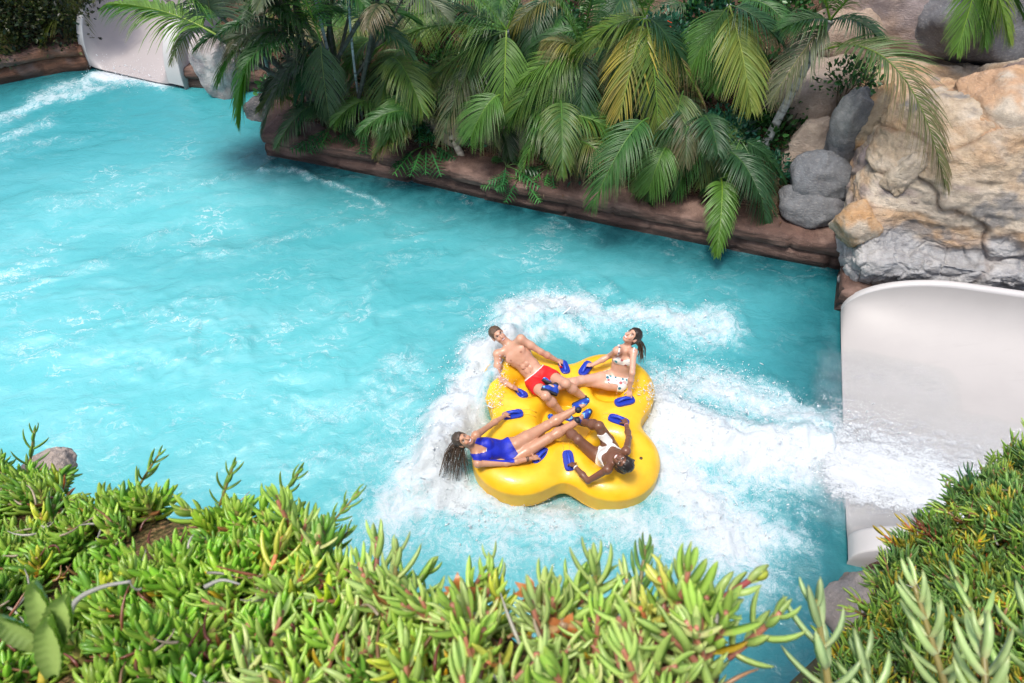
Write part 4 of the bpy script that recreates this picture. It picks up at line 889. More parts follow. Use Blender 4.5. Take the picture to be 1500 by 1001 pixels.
for k in range(30):
    a = rng.uniform(-1, 1); s0 = P.gh(a*.06, rng.uniform(-.03, .05), .105-.02*abs(a)); m_ = P.gh(a*.095, -.075, .06); e0 = P.gh(a*.10+.02, -.115+rng.normal(0, .01), -.04-rng.uniform(0, .08)); tube(spline([s0, m_, e0], 12), np.linspace(.010, .006, 12), 5, acc=A)
A.build('braid', hairmat('hair_braid', (.01, .007, .006), (.13, .09, .065)), P.ho)
w_ = J['wrL']; d = nrm(J['elL']-w_); tube([w_+d*.02, w_+d*.034], [.029, .029], 14).build('bracelet', gold_m, P.root)
w_ = J['wrR']; d = nrm(J['elR']-w_); tube([w_+d*.03, w_+d*.045], [.028, .028], 14).build('bracelet', simple('bead_bracelet', (.5, .2, .25), .4), P.root)
# ================================================================ palms and shrubs
leaf_m = leafmat('palm_leaf', .38, .30); shrub_m = leafmat('shrub_leaf', .35, .25); bark = NT('palm_bark'); c = bark.attr('Col'); p = bark.pos()
n = bark.noise(p, 16, 6, .7); c = bark.mix(bark.mapr(n, .4, .7, 0, .7), c, bark.mix(1., c, (.4, .4, .38, 1), 'MULTIPLY')); bark = bark.done(bark.bsdf(c, .8, .25, bark.bump(n, .5, .02)))
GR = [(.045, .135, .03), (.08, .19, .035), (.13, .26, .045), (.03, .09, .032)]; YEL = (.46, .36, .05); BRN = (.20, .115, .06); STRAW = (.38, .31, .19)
def frond(base, tip, arch=.35, n=46, wid=.42, droop=.6, g=None, yel=0., brn=0., name='frond', parent=None, side=None, lw=.0092, seed=None, one=0, spread=1.):
    """pinnate palm leaf: arched rachis with two rows of folded leaflets"""
    rs = np.random.default_rng(seed if seed is not None else int(rng.integers(1e9))); base = np.asarray(base, float); tip = np.asarray(tip, float); L = np.linalg.norm(tip-base)
    mid = base*.55+tip*.45+V3(0, 0, arch*L); Rc = bez(base, mid, tip, 30); s = np.linspace(0, 1, 30)
    g = np.array(g if g is not None else GR[int(rs.integers(0, 3))]); A = Acc()
    tube(Rc, np.linspace(.014, .003, 30)*(.5+.5*min(L, 1.4)), 5, c=tuple(np.clip(g*np.array([2.2, 1.7, 1.2]), 0, .6)), acc=A, cap=False)
    for sd in (-1, 1):
        if one and sd != one: cnt = int(n*.35)
        else: cnt = int(n*1.3)
        t = np.clip(np.linspace(.13, .995, cnt)+rs.normal(0, .004, cnt), .05, 1); x = t*29; i = np.clip(x.astype(int), 0, 28); f = (x-i)[:, None]
        P0 = Rc[i]*(1-f)+Rc[i+1]*f; T = Rc[i+1]-Rc[i]; T /= np.linalg.norm(T, axis=1)[:, None]
        up = np.array([0, 0, 1.])-T*T[:, 2:3]; bad = np.linalg.norm(up, axis=1) < .25; up[bad] = (side if side is not None else V3(.3, -.8, .5)); up -= T*(up*T).sum(1)[:, None]; up /= np.linalg.norm(up, axis=1)[:, None]
        S_ = np.cross(T, up)*sd; ang = (R(66)*(1-t)+R(24)*t)[:, None]*spread+rs.normal(0, .05, (cnt, 1))
        D = S_*np.sin(ang)+T*np.cos(ang)+up*(.34+rs.normal(0, .07, (cnt, 1))); D /= np.linalg.norm(D, axis=1)[:, None]
        ln = wid*1.25*(np.sin(np.clip(t*.86+.12, 0, 1)*math.pi)**.55)*(1-.25*t)*rs.uniform(.86, 1.08, cnt); dr = droop*rs.uniform(.7, 1.35, cnt)
        br = np.clip(brn*1.6*(t > .45)*rs.uniform(.4, 1.2, cnt)+brn*.5*rs.uniform(0, 1, cnt), 0, 1); dr = dr+br*.6; ns = 5; rows = []
        Wd = np.cross(D, np.cross(T, D)); Wd = T-D*(T*D).sum(1)[:, None]; Wd /= np.linalg.norm(Wd, axis=1)[:, None]+1e-9; Nn = np.cross(D, Wd); Nn *= np.sign(Nn[:, 2:3]+1e-6); cols = []
        ye = np.clip(yel*rs.uniform(.3, 1.5, cnt), 0, 1)
        for k in range(ns+1):
            q = k/ns; c0 = P0+D*(ln*q)[:, None]+np.array([0, 0, -1.])*(ln*dr*q*q)[:, None]; wd = lw*(.45+.55*math.sin(min(1, q*2.2)*math.pi/2))*(1-q**2.2)+.0012; wd = wd*(1-.55*br)[:, None]
            rows += [c0-Wd*wd+Nn*wd*.55, c0, c0+Wd*wd+Nn*wd*.55]
            tipf = np.clip((q-.62)/.38, 0, 1); bt = np.clip(br*(.45+.8*q)+.5*(q > .85)*(rs.uniform(0, 1, cnt) < .35), 0, 1)[:, None]; yy = (ye*(.5+.6*q))[:, None].clip(0, 1)
            c = g*(rs.uniform(.8, 1.25, cnt)[:, None]); c = c*(1-yy)+np.array(YEL)*yy; c = c*(1-bt)+(np.array(BRN)*.5+np.array(STRAW)*.5*rs.uniform(.4, 1.4, (cnt, 1)))*bt; cols += [c]*3
        V = np.stack(rows, 1); C = np.stack(cols, 1); m = (ns+1)*3; b = np.arange(cnt)[:, None, None]*m
        q = np.array([[3*k+a, 3*k+a+1, 3*k+a+4, 3*k+a+3] for k in range(ns) for a in (0, 1)])[None]+b; A.add(V.reshape(-1, 3), q.reshape(-1, 4), None, C.reshape(-1, 3))
    return A.build(name, leaf_m, parent)
def trunk(a, b, r=.05, parent=None, col_=(.30, .32, .30), ring=(.12, .12, .11), bend=0., name='trunk', sp=.11):
    a = np.asarray(a, float); b = np.asarray(b, float); L = np.linalg.norm(b-a); n = max(12, int(L/.03)); m = (a+b)/2+V3(bend, 0, 0); pts = bez(a, m, b, n); s = np.linspace(0, L, n)
    rg = np.exp(-((np.mod(s, sp)-sp/2)/.010)**2); rad = r*(1.1-.3*s/L)+rg*.004; c = np.array(col_)*(1-rg[:, None])+np.array(ring)*rg[:, None]; c = c*(.8+.4*vnoise(xyz(s*4, 0*s, r*100)))[:, None]
    return tube(pts, rad, 12, c=c).build(name, bark, parent)
def palm(label, crown, fronds, base=None, tr=.05, col_=(.30, .32, .30), name='palm', group=None, bend=0.):
    crown = np.asarray(crown); root = thing(name, label, 'palm', base if base is not None else crown-V3(0, 0, .6), group)
    if base is not None: trunk(base, crown, tr, root, col_, bend=bend)
    for fr in fronds:
        tip, kw = fr; kw = dict(kw); b0 = kw.pop('base', crown); frond(b0, tip, parent=root, **kw)
    return root
Bd = bed
palm('feathery palm whose long fronds droop over the middle left of the palm bed', Bd(742, 45, 1.5), [(Bd(552, 72, 1.3), dict(arch=.22, wid=.62, g=GR[1], n=60, droop=.75, yel=.1)), (Bd(597, 156, .7), dict(arch=.18, wid=.55, g=GR[0], n=60, yel=.12, brn=.12)),
     (Bd(738, 180, .7), dict(arch=.25, wid=.5, g=GR[2])), (Bd(680, 110, 1.0), dict(arch=.25, wid=.5, g=GR[3])), (Bd(640, -40, 2.6), dict(arch=.2, g=GR[1])), (Bd(800, -50, 2.6), dict(arch=.2)), (Bd(620, 20, 1.9), dict(arch=.25, g=GR[0], wid=.5))], Bd(752, 120, 0), .045)
palm('dark green palm with fronds curving left above the middle of the back wall', Bd(852, 75, 1.5), [(Bd(742, 182, .9), dict(arch=.25, wid=.55, g=GR[0], n=56, yel=.12)), (Bd(765, 250, .35), dict(arch=.3, wid=.42, g=GR[1], n=50)), (Bd(762, 120, 1.2), dict(arch=.2, wid=.5, g=GR[2])),
     (Bd(850, 200, .7), dict(arch=.28, wid=.45, g=GR[3])), (Bd(800, -20, 2.5), dict(arch=.2, wid=.5, g=GR[1])), (Bd(880, -60, 2.8), dict(arch=.2, g=GR[0])), (Bd(800, 60, 1.6), dict(arch=.2, wid=.45, yel=.5, brn=.4))], Bd(868, 165, 0), .045)
palm('low palm with a broad glossy green frond hanging towards the back wall', Bd(852, 140, .8), [(Bd(890, 262, .25), dict(arch=.22, wid=.42, g=GR[2], n=44, lw=.022)), (Bd(800, 230, .3), dict(arch=.3, wid=.4, g=GR[1])), (Bd(850, 255, .3), dict(arch=.25, wid=.36, g=GR[0]))], Bd(850, 190, 0), .04)
palm('palm with bright yellow and brown tipped old fronds in the middle of the bed', Bd(945, 25, 2.0), [(Bd(908, 168, 1.2), dict(arch=.12, wid=.48, g=GR[2], yel=1.1, brn=.22, n=44, one=1, lw=.021)), (Bd(966, 226, .8), dict(arch=.22, wid=.45, g=GR[1], n=58, yel=.28)), (Bd(1030, 152, 1.1), dict(arch=.15, wid=.42, g=GR[1], yel=.8, brn=1.0)),
     (Bd(835, 82, 1.6), dict(arch=.22, wid=.5, yel=.2)), (Bd(990, -60, 3), dict(arch=.2)), (Bd(900, -50, 3), dict(arch=.2)), (Bd(1000, 95, 1.5), dict(arch=.25, wid=.45, g=GR[3])), (Bd(880, 110, 1.3), dict(arch=.2, wid=.4, brn=.7, g=GR[2]))], Bd(975, 175, 0), .05)
palm('palm with a pale yellow green fan of leaflets right of the red flowers', Bd(1068, 8, 2.0), [(Bd(1100, 158, 1.3), dict(arch=.12, wid=.52, g=(.16, .25, .06), n=50, yel=.25, lw=.02)), (Bd(1010, 105, 1.4), dict(arch=.2, wid=.5, g=GR[1])), (Bd(1140, 60, 1.8), dict(arch=.2, wid=.45, g=GR[3])), (Bd(1040, -60, 3), dict(arch=.2)), (Bd(1045, 130, 1.2), dict(arch=.15, wid=.4, g=GR[1]))], Bd(1060, 150, 0), .045)
palm('palm with long dark fronds sweeping down over the back wall right of centre', Bd(1030, 175, 1.0), [(Bd(905, 330, -.05), dict(arch=.32, wid=.46, g=GR[1], n=64, yel=.08, brn=.08)), (Bd(948, 300, .1), dict(arch=.3, wid=.4, g=GR[0], n=50)), (Bd(895, 235, .6), dict(arch=.25, wid=.42, g=GR[3], n=50)), (Bd(990, 290, .2), dict(arch=.3, wid=.35, g=GR[0])),
     (Bd(960, 200, .9), dict(arch=.2, wid=.45, g=GR[0]))], Bd(1028, 235, 0), .045)
palm('dark drooping palm at the right end of the back wall', Bd(1084, 205, .8), [(Bd(1122, 330, .1), dict(arch=.25, wid=.42, g=GR[3], n=50)), (Bd(1150, 270, .3), dict(arch=.25, wid=.3, g=GR[3])), (Bd(1062, 270, .4), dict(arch=.25, wid=.34, g=GR[0]))], Bd(1086, 250, 0), .035)
palm('small young palm frond hanging straight over the back wall to the water', Bd(1056, 262, .55), [(at(1050, 372, .35), dict(arch=.35, wid=.31, g=(.09, .20, .03), n=42, lw=.016)), (Bd(1085, 262, .5), dict(arch=.3, wid=.2)), (Bd(1030, 280, .3), dict(arch=.3, wid=.2, g=GR[3]))], Bd(1062, 285, 0), .025)
palm('leaning palm with a pale ringed trunk and one long frond arching over the sandstone', aty(1216, 30, 10.3), [(aty(1384, 272, 7.85), dict(arch=.50, wid=.62, g=(.07, .13, .03), n=72, brn=.45, droop=.25, one=0, lw=.014, base=aty(1200, 76, 10.))), (Bd(1128, 150, 1.3), dict(arch=.2, wid=.42, g=(.12, .15, .08), n=50, droop=.6, brn=.15)), (Bd(1150, 40, 2.0), dict(arch=.2, wid=.4)),
     (Bd(1300, -40, 3.2), dict(arch=.2)), (Bd(1160, -60, 3.2), dict(arch=.2)), (Bd(1290, 60, 2.2), dict(arch=.3, wid=.36, g=GR[3]))], Bd(1114, 224, .05), .062, (.42, .45, .42))
palm('bright green palm fronds hanging into the top right corner', aty(1440, -60, 10.5), [(aty(1402, 74, 10.0), dict(arch=.1, wid=.34, g=GR[2])), (aty(1442, 66, 10.0), dict(arch=.1, wid=.34, g=GR[1])), (aty(1478, 60, 9.9), dict(arch=.1, wid=.36, g=GR[2], yel=.2)), (aty(1500, 30, 10.4), dict(arch=.1, wid=.3)), (aty(1420, 10, 10.8), dict(arch=.1, wid=.35, g=GR[2]))])
palm('pale green palm frond reaching left over the top of the far slide', at(312, 38, 3.0), [(at(158, 8, 2.9), dict(arch=.16, wid=.62, g=(.13, .24, .04), n=60, droop=.6, lw=.02, base=at(318, 52, 2.7))), (at(250, -20, 3.6), dict(arch=.2, wid=.5)), (at(300, -30, 3.6), dict(arch=.2, wid=.6, g=(.13, .17, .10)))])
palm('bright green drooping palm leaf over the water beside the far slide', at(382, 60, 2.1), [(at(352, 176, .9), dict(arch=.3, wid=.50, g=(.11, .26, .035), n=48, droop=.6, lw=.02)), (at(322, 120, 1.3), dict(arch=.3, wid=.45, g=(.10, .22, .035), droop=.6)), (at(440, 30, 2.4), dict(arch=.3, wid=.3, g=(.12, .26, .04))), (at(366, 110, 1.6), dict(arch=.3, wid=.3, g=(.13, .24, .05)))], at(400, 128, .4), .035)
# dense clump of thin stems at the left end of the bed
stems = []
for i in range(24):
    bx_, by_ = 500+rng.normal(0, 34), 182+rng.normal(0, 16); b0 = Bd(bx_, by_, 0); a = rng.uniform(-1, .45); tp = aty(500+a*250+rng.normal(0, 20), -60+abs(a)*60, b0[1]-rng.uniform(.1, .9)); stems.append((b0, tp, i))
for i, (b0, tp, k) in enumerate(stems):
    pale = i in (5, 11); root = thing('palm', None, None, b0); tag(root, 'slender dark cane palm in the crowded clump at the left end of the bed' if not pale else 'slender cane palm with a bluish white ringed stem in the left clump', 'palm', 'cane palms in the clump at the left end of the bed')
    if pale: root['group'] = 'pale stemmed cane palms'; b0 = Bd(531 if i == 5 else 500, 175, 0); tp = aty(509 if i == 5 else 452, -40, b0[1]-.75)
    trunk(b0, tp, rng.uniform(.02, .036), root, (.42, .47, .48) if pale else random.choice([(.07, .075, .06), (.11, .11, .09), (.16, .15, .12), (.06, .08, .04)]), bend=rng.normal(0, .12), name='stem', sp=.16)
    for j in range(2 if i % 2 else 1):
        s = rng.uniform(.6, 1); q0 = b0*(1-s)+tp*s; dr_ = nrm(V3(rng.normal(-.3, .8), rng.normal(-.35, .6), rng.uniform(-.35, .5))); frond(q0, q0+dr_*rng.uniform(.9, 1.5), arch=.3, n=34, wid=rng.uniform(.25, .42), g=random.choice([GR[0], GR[3], (.02, .05, .015), (.10, .13, .07)]), parent=root, droop=.5, lw=.012, brn=rng.choice([0, 0, 0, .4]))
palm('palm with greyish striped fronds bowing left over the left corner of the bed', Bd(470, 60, 2.2), [(at(385, 190, .9), dict(arch=.3, wid=.5, g=(.10, .11, .09), n=50, droop=.5)), (Bd(482, 172, .9), dict(arch=.3, wid=.42, g=(.12, .17, .08), n=46, droop=.4)), (Bd(440, 200, .5), dict(arch=.3, wid=.38, g=GR[3], n=46)), (at(330, 60, 2.4), dict(arch=.2, wid=.55, g=(.10, .13, .08), n=50)), (at(360, 0, 3.), dict(arch=.2, wid=.6, g=(.08, .12, .05), n=50)), (at(430, -30, 3.4), dict(arch=.2, wid=.5, g=GR[2]))], Bd(505, 178, 0), .035, (.10, .10, .08))
# understory fronds: dark fill between the palms
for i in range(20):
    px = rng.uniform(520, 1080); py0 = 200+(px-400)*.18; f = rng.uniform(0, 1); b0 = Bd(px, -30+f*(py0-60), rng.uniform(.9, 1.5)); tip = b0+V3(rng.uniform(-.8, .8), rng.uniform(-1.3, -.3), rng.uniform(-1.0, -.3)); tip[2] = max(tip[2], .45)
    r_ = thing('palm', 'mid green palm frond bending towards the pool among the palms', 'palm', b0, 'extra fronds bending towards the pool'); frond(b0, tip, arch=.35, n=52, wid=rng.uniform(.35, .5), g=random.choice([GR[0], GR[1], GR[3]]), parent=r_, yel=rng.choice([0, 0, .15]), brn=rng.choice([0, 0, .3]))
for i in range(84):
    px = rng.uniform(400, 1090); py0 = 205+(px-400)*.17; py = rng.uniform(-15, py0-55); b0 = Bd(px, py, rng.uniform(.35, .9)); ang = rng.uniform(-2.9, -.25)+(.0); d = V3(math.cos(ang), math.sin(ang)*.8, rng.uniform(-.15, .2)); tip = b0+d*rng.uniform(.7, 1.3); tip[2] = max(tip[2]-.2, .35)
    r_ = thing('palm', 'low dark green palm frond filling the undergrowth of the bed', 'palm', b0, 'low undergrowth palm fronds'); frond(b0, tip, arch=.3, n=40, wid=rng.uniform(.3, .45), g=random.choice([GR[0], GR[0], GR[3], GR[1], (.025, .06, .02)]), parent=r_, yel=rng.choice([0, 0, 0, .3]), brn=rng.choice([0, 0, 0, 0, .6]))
def leafcloud(cent, rad, n, size, cols, shape=.45, up=.4, acc=None, seed=None):
    rs = np.random.default_rng(seed if seed is not None else int(rng.integers(1e9))); A = acc or Acc(); P = rs.normal(0, 1, (n, 3)); P /= np.linalg.norm(P, axis=1)[:, None]; P *= rs.uniform(.35, 1, (n, 1))**.5; P[:, 2] = np.abs(P[:, 2])*1.0-.25*rs.uniform(0, 1, n)
    lump = (vnoise(P*2.6+rs.uniform(0, 50), 3)-.35)[:, None]; keep = lump[:, 0] > -.12; P = P*(1+lump*.6); P = P[keep]; n = len(P)
    d = P+rs.normal(0, .55, (n, 3)); d[:, 2] += up; d /= np.linalg.norm(d, axis=1)[:, None]; w_ = np.cross(d, rs.normal(0, 1, (n, 3))); w_ /= np.linalg.norm(w_, axis=1)[:, None]; nn = np.cross(d, w_); s = size*rs.uniform(.6, 1.3, (n, 1)); c0 = np.asarray(cent)+P*np.asarray(rad)
    V = np.stack([c0, c0+d*s*.35+w_*s*shape*.5+nn*s*.08, c0+d*s*.8+w_*s*shape*.36+nn*s*.03, c0+d*s-nn*s*.12, c0+d*s*.8-w_*s*shape*.36+nn*s*.03, c0+d*s*.35-w_*s*shape*.5+nn*s*.08, c0+d*s*.55-nn*s*.03], 1)
    q = np.array([[0, 1, 2, 6], [6, 2, 3, 4], [0, 6, 4, 5]])[None]+np.arange(n)[:, None, None]*7; cc = np.array(cols)[rs.integers(0, len(cols), n)]*rs.uniform(.7, 1.35, (n, 1)); A.add(V.reshape(-1, 3), q.reshape(-1, 4), None, np.repeat(cc, 7, 0)); return A
def stems_mesh(c, r, parent, n=6):
    A = Acc()
    for k in range(n): e = np.asarray(c)+rng.normal(0, .5, 3)*np.asarray(r); tube(bez(np.asarray(c)-V3(0, 0, r[2]), np.asarray(c)+rng.normal(0, .1, 3), e, 6), np.linspace(.014, .005, 6), 5, c=(.10, .08, .05), acc=A)
    A.build('stem', bark, parent)
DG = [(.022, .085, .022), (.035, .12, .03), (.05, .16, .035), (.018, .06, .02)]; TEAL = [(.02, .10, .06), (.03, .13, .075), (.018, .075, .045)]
def shrub(label, c, r, n, size, cols, group=None, flowers=(), shape=.5, name='shrub'):
    root = thing(name, label, 'shrub', c, group); leafcloud(c, r, n, size, cols, shape).build('foliage', shrub_m, root, smooth=False); stems_mesh(c, r, root)
    for f in flowers:
        A = Acc(); d = nrm(CAM-f)
        for k in range(5):
            a = k*1.257; e1 = nrm(np.cross(d, V3(0, 0, 1))); e2 = np.cross(d, e1); o = e1*math.cos(a)+e2*math.sin(a); pr = np.cross(d, o); A.add([f, f+o*.035+pr*.026+d*.02, f+o*.06+d*.005, f+o*.035-pr*.026+d*.02], [[0, 1, 2, 3]], None, (.75, .07, .02))
        tube([f, f+d*.07], [.006, .004], 5, c=(.8, .35, .05), acc=A); A.build('flower', shrub_m, root)
    return root
shrub('hibiscus shrub with one red flower near the right end of the bed', Bd(1050, 205, .55), (.5, .4, .5), 900, .075, TEAL, flowers=[Bd(1048, 213, 1.12)])
shrub('hibiscus shrub with a red flower high between the middle palms', Bd(962, 62, .9), (.5, .4, .5), 800, .075, TEAL, flowers=[Bd(979, 36, 1.5)])
shrub('green creeper patch with small orange flower behind the left palms', Bd(668, 105, .4), (.8, .6, .45), 1200, .07, DG, flowers=[Bd(668, 100, .9), Bd(610, 60, .8)])
shrub('shrub with small leaves and a red blossom at the top edge left of the palms', Bd(580, 5, .5), (.9, .7, .6), 1500, .08, TEAL, flowers=[Bd(568, 4, 1.15)])
shrub('small leaved creeper on the tan rock left of the leaning trunk', Bd(1140, 150, .3), (.55, .5, .35), 650, .07, DG)
shrub('ivy like creeper over the tan rock right of the leaning trunk', aty(1240, 125, 10.2), (.42, .25, .45), 260, .08, DG)
shrub('creeper hanging beside the upright grey slab', aty(1256, 128, 9.7), (.25, .15, .4), 150, .08, DG)
shrub('low weeds at the foot of the leaning trunk', Bd(1170, 215, .12), (.6, .3, .2), 420, .07, DG)
shrub('dark green bush at the bottom of the leaning trunk above the boulder', Bd(1120, 250, .2), (.4, .3, .3), 420, .08, TEAL)
shrub('sprawling creeper over the tan rock at the top of the picture', aty(1200, 20, 12.0), (.9, .5, .5), 300, .09, DG)
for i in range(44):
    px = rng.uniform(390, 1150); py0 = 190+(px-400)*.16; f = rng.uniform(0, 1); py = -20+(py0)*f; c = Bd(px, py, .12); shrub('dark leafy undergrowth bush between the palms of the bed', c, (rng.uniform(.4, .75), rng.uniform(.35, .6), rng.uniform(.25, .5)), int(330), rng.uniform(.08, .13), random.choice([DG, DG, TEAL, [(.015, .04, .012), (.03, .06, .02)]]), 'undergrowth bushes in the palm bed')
# far left corner vegetation
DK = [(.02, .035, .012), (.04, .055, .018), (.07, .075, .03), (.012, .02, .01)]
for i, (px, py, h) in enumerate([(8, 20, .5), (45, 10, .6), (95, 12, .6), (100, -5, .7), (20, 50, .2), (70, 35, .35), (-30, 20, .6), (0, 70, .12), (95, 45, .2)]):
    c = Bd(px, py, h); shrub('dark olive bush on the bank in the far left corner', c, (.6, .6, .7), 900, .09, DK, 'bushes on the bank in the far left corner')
for tipx, tipy, bx_, by_ in [(20, 60, -40, 10), (75, 30, 20, -20), (120, 60, 90, -20), (60, 70, 100, 20), (0, 85, -30, 40)]:
    b0 = Bd(bx_, by_, 1.); r_ = thing('palm', 'small dark palm frond on the bank in the far left corner', 'palm', b0, 'palm fronds in the far left corner'); frond(b0, Bd(tipx, tipy, .4), arch=.3, wid=.4, n=36, g=(.05, .09, .02), parent=r_, yel=.2)
# split leaf philodendrons along the edging wall
def philo(label, c, n, size, group, hang=.3, g=((.02, .10, .03), (.03, .14, .04), (.045, .17, .04))):
    root = thing('philodendron', label, 'plant', c, group)
    for k in range(n):
        a = rng.uniform(0, 2*math.pi); d = nrm(V3(math.cos(a), math.sin(a)-.5, rng.uniform(-.1, .5))); st = np.asarray(c)+d*size*rng.uniform(.3, .9); L = size*rng.uniform(.8, 1.2); e = nrm(d*V3(1, 1, .2)+V3(0, -.1, -hang)); tip = st+e*L; A = Acc(); gg = np.array(random.choice(g))*rng.uniform(.8, 1.3)
        tube(bez(c, (c+st)/2+V3(0, 0, .05), st, 6), .006, 5, c=(.10, .2, .05), acc=A); w_ = nrm(np.cross(e, V3(rng.normal(0, .2), rng.normal(0, .2), 1))); nn = np.cross(w_, e)
        A.add([st-w_*.014, st+w_*.014, tip+w_*.006, tip-w_*.006], [[0, 1, 2, 3]], None, gg*1.1)
        for s in (-1, 1):
            for j in range(6):
                t_ = .06+j*.16; l = L*.5*math.sin(math.pi*(t_*.75+.22)); p0 = st+e*L*t_; dd = nrm(w_*s+e*.55); q = [p0-e*.011, p0+e*.013, p0+dd*l*.6+e*.016-V3(0, 0, l*.05), p0+dd*l-V3(0, 0, l*.4), p0+dd*l*.6-e*.008-V3(0, 0, l*.12)]; A.add(q, [[0, 1, 2, 4]], [[4, 2, 3]], gg*rng.uniform(.6, 1.5))
        A.build('leaf', shrub_m, root, smooth=False)
for px, py, h, n, sz, lb in [(487, 190, .15, 9, .42, 'split leaf philodendron hanging over the wall near its left corner'), (535, 185, .15, 10, .42, 'split leaf philodendron behind the wall right of the first one'), (625, 215, .1, 12, .46, 'large split leaf philodendron drooping over the wall towards the water'), (665, 185, .25, 6, .34, 'small bluish philodendron on the tan rock'), (612, 175, .3, 8, .36, 'philodendron with upright leaves behind the stone wall'), (762, 262, .15, 7, .32, 'small philodendron tuft on the wall below the hanging fronds'), (806, 247, .1, 7, .3, 'dark philodendron sitting on the wall edge'), (742, 245, .2, 6, .35, 'teal green philodendron behind the wall in front of the tan rock')]:
    philo(lb, Bd(px, py, h), n, sz, None)
tt = thing('palm', 'stubby cut palm trunk with pale ragged bark leaning behind the wall', 'palm', Bd(678, 225, 0)); trunk(Bd(678, 232, 0), Bd(650, 178, .45), .055, tt, (.50, .46, .38), (.12, .09, .07), sp=.05)
for k in range(5): q = Bd(650, 178, .45); frond(q, q+V3(rng.uniform(-.8, .3), rng.uniform(-.3, .3), rng.uniform(.1, .6)), arch=.2, n=22, wid=.2, g=(.12, .17, .06), parent=tt, brn=.3)
# dead fronds and litter on the soil
A = Acc()
for k in range(1500):
    px = rng.uniform(400, 1240); py = rng.uniform(20, 215+(px-400)*.19-12); c = Bd(px, py, .02) if k % 3 == 0 else c+V3(rng.normal(0, .25), rng.normal(0, .2), 0); d = nrm(V3(rng.normal(), rng.normal(), rng.normal(0, .25))); l = rng.uniform(.1, .35); w_ = nrm(np.cross(d, V3(0, 0, 1)))*.008; c[2] = float(terrain(c[None, :2])[0])+.03; m = c+d*l*.5+V3(0, 0, rng.uniform(0, .06)); cc = np.array(random.choice([BRN, STRAW, (.16, .08, .05), (.28, .22, .17)]))*rng.uniform(.5, 1.2); A.add([c-w_, c+w_, m+w_, m-w_, c+d*l], [[0, 1, 2, 3]], [[3, 2, 4]], cc)
tag(A.build('leaf_litter', leaf_m, smooth=False), 'dry brown leaf litter strewn over the soil of the palm bed', 'leaf litter', kind='stuff')
# ================================================================ ice plant banks in front
succ_m = leafmat('ice_plant_leaf', .30, .28, .55)
def leaf3(p, axis, out, L, w_, ang, curl, cbase, cmid, ctip, acc):
    """one three-sided fleshy leaf: leaves the stem at ang from its axis and curls back towards it"""
    ts = np.array([0, .12, .32, .55, .76, .91, 1.]); wd = np.array([.62, .9, 1., .97, .78, .46, .08])*w_
    a = ang-curl*ts; d = axis[None]*np.cos(a)[:, None]+out[None]*np.sin(a)[:, None]; seg = np.diff(ts, prepend=0)*L; c = p+np.cumsum(d*seg[:, None], 0)
    side = np.cross(axis, out); nin = np.cross(side[None], d); nin *= np.sign((nin@axis).mean()+1e-9)     # towards the stem
    wd = wd[:, None]; V = np.stack([c+side*wd, c+nin*wd*.25, c-side*wd, c-nin*wd*1.0], 1).reshape(-1, 3); q = []
    for k in range(6):
        for j in range(4): q.append([4*k+j, 4*k+(j+1) % 4, 4*k+4+(j+1) % 4, 4*k+4+j])
    q.append([24, 25, 26, 27]); t = ts[:, None]
    C = np.where(t < .3, cbase*(1-t/.3)+cmid*(t/.3), cmid); C = np.where(t > .85, cmid*(1-(t-.85)/.15)+ctip*((t-.85)/.15), C); acc.add(V, q, None, np.repeat(C, 4, 0))
def sprig(rs, nodes=6, L=.07, sl=.08, w_=.0062, tone=(.15, .31, .04), bend=.3, bud=False, stemc=(.34, .30, .10), acc=None, root=None, axis=None, split=False):
    A = acc or Acc(); S_ = Acc() if split else A; root = np.zeros(3) if root is None else np.asarray(root, float); axis = V3(0, 0, 1) if axis is None else nrm(axis); b = nrm(rs.normal(0, 1, 3)); b = nrm(b-axis*(b@axis))
    pts = bez(root, root+axis*sl*.55, root+axis*sl+b*sl*bend, max(4, nodes+2)); tube(pts, np.linspace(w_*.85, w_*.5, len(pts)), 6, c=np.array(stemc)*rs.uniform(.8, 1.2), acc=S_)
    az = rs.uniform(0, 6.28); tone = np.array(tone)
    for k in range(nodes):
        f = (k+.6)/nodes; i = f*(len(pts)-1); i0 = int(min(i, len(pts)-2)); p = pts[i0]*(1-(i-i0))+pts[i0+1]*(i-i0); ax = nrm(pts[i0+1]-pts[i0]); az += 1.571+rs.normal(0, .12)
        e1 = nrm(np.cross(ax, V3(.31, .7, .2))); e2 = np.cross(ax, e1)
        for s in (0, math.pi):
            o = e1*math.cos(az+s)+e2*math.sin(az+s); l = L*rs.uniform(.8, 1.15)*(1-.45*max(0, f-.6)/.4); c = tone*rs.uniform(.82, 1.25); 
            x = rs.uniform(); 
            if f < .45 and x < .06: c = np.array((.55, .38, .03))
            elif f < .35 and x < .12: c = np.array((.30, .13, .05))
            leaf3(p, ax, o, l, w_*rs.uniform(.9, 1.15)*(1-.3*max(0, f-.6)/.4), rs.uniform(.85, 1.2)*(1-.55*f**2)+.08, rs.uniform(.35, .85), np.minimum(c*1.5+np.array((.04, .05, .0)), .7), c, c*.8+np.array((.09, .01, .0)), A)
    if bud:
        p = pts[-1]; ax = nrm(pts[-1]-pts[-2])
        for k in range(8):
            a = k*.785; e1 = nrm(np.cross(ax, V3(.31, .7, .2))); e2 = np.cross(ax, e1); o = e1*math.cos(a)+e2*math.sin(a); leaf3(p, ax, o, L*.35, w_*.8, .8, 1.1, np.array((.5, .55, .05)), np.array((.55, .6, .08)), np.array((.6, .5, .05)), A)
    return (A, S_) if split else A
def arr(A): return np.concatenate(A.v), np.concatenate(A.q), (np.concatenate(A.t) if A.t else np.zeros((0, 3), int)), np.concatenate(A.c)
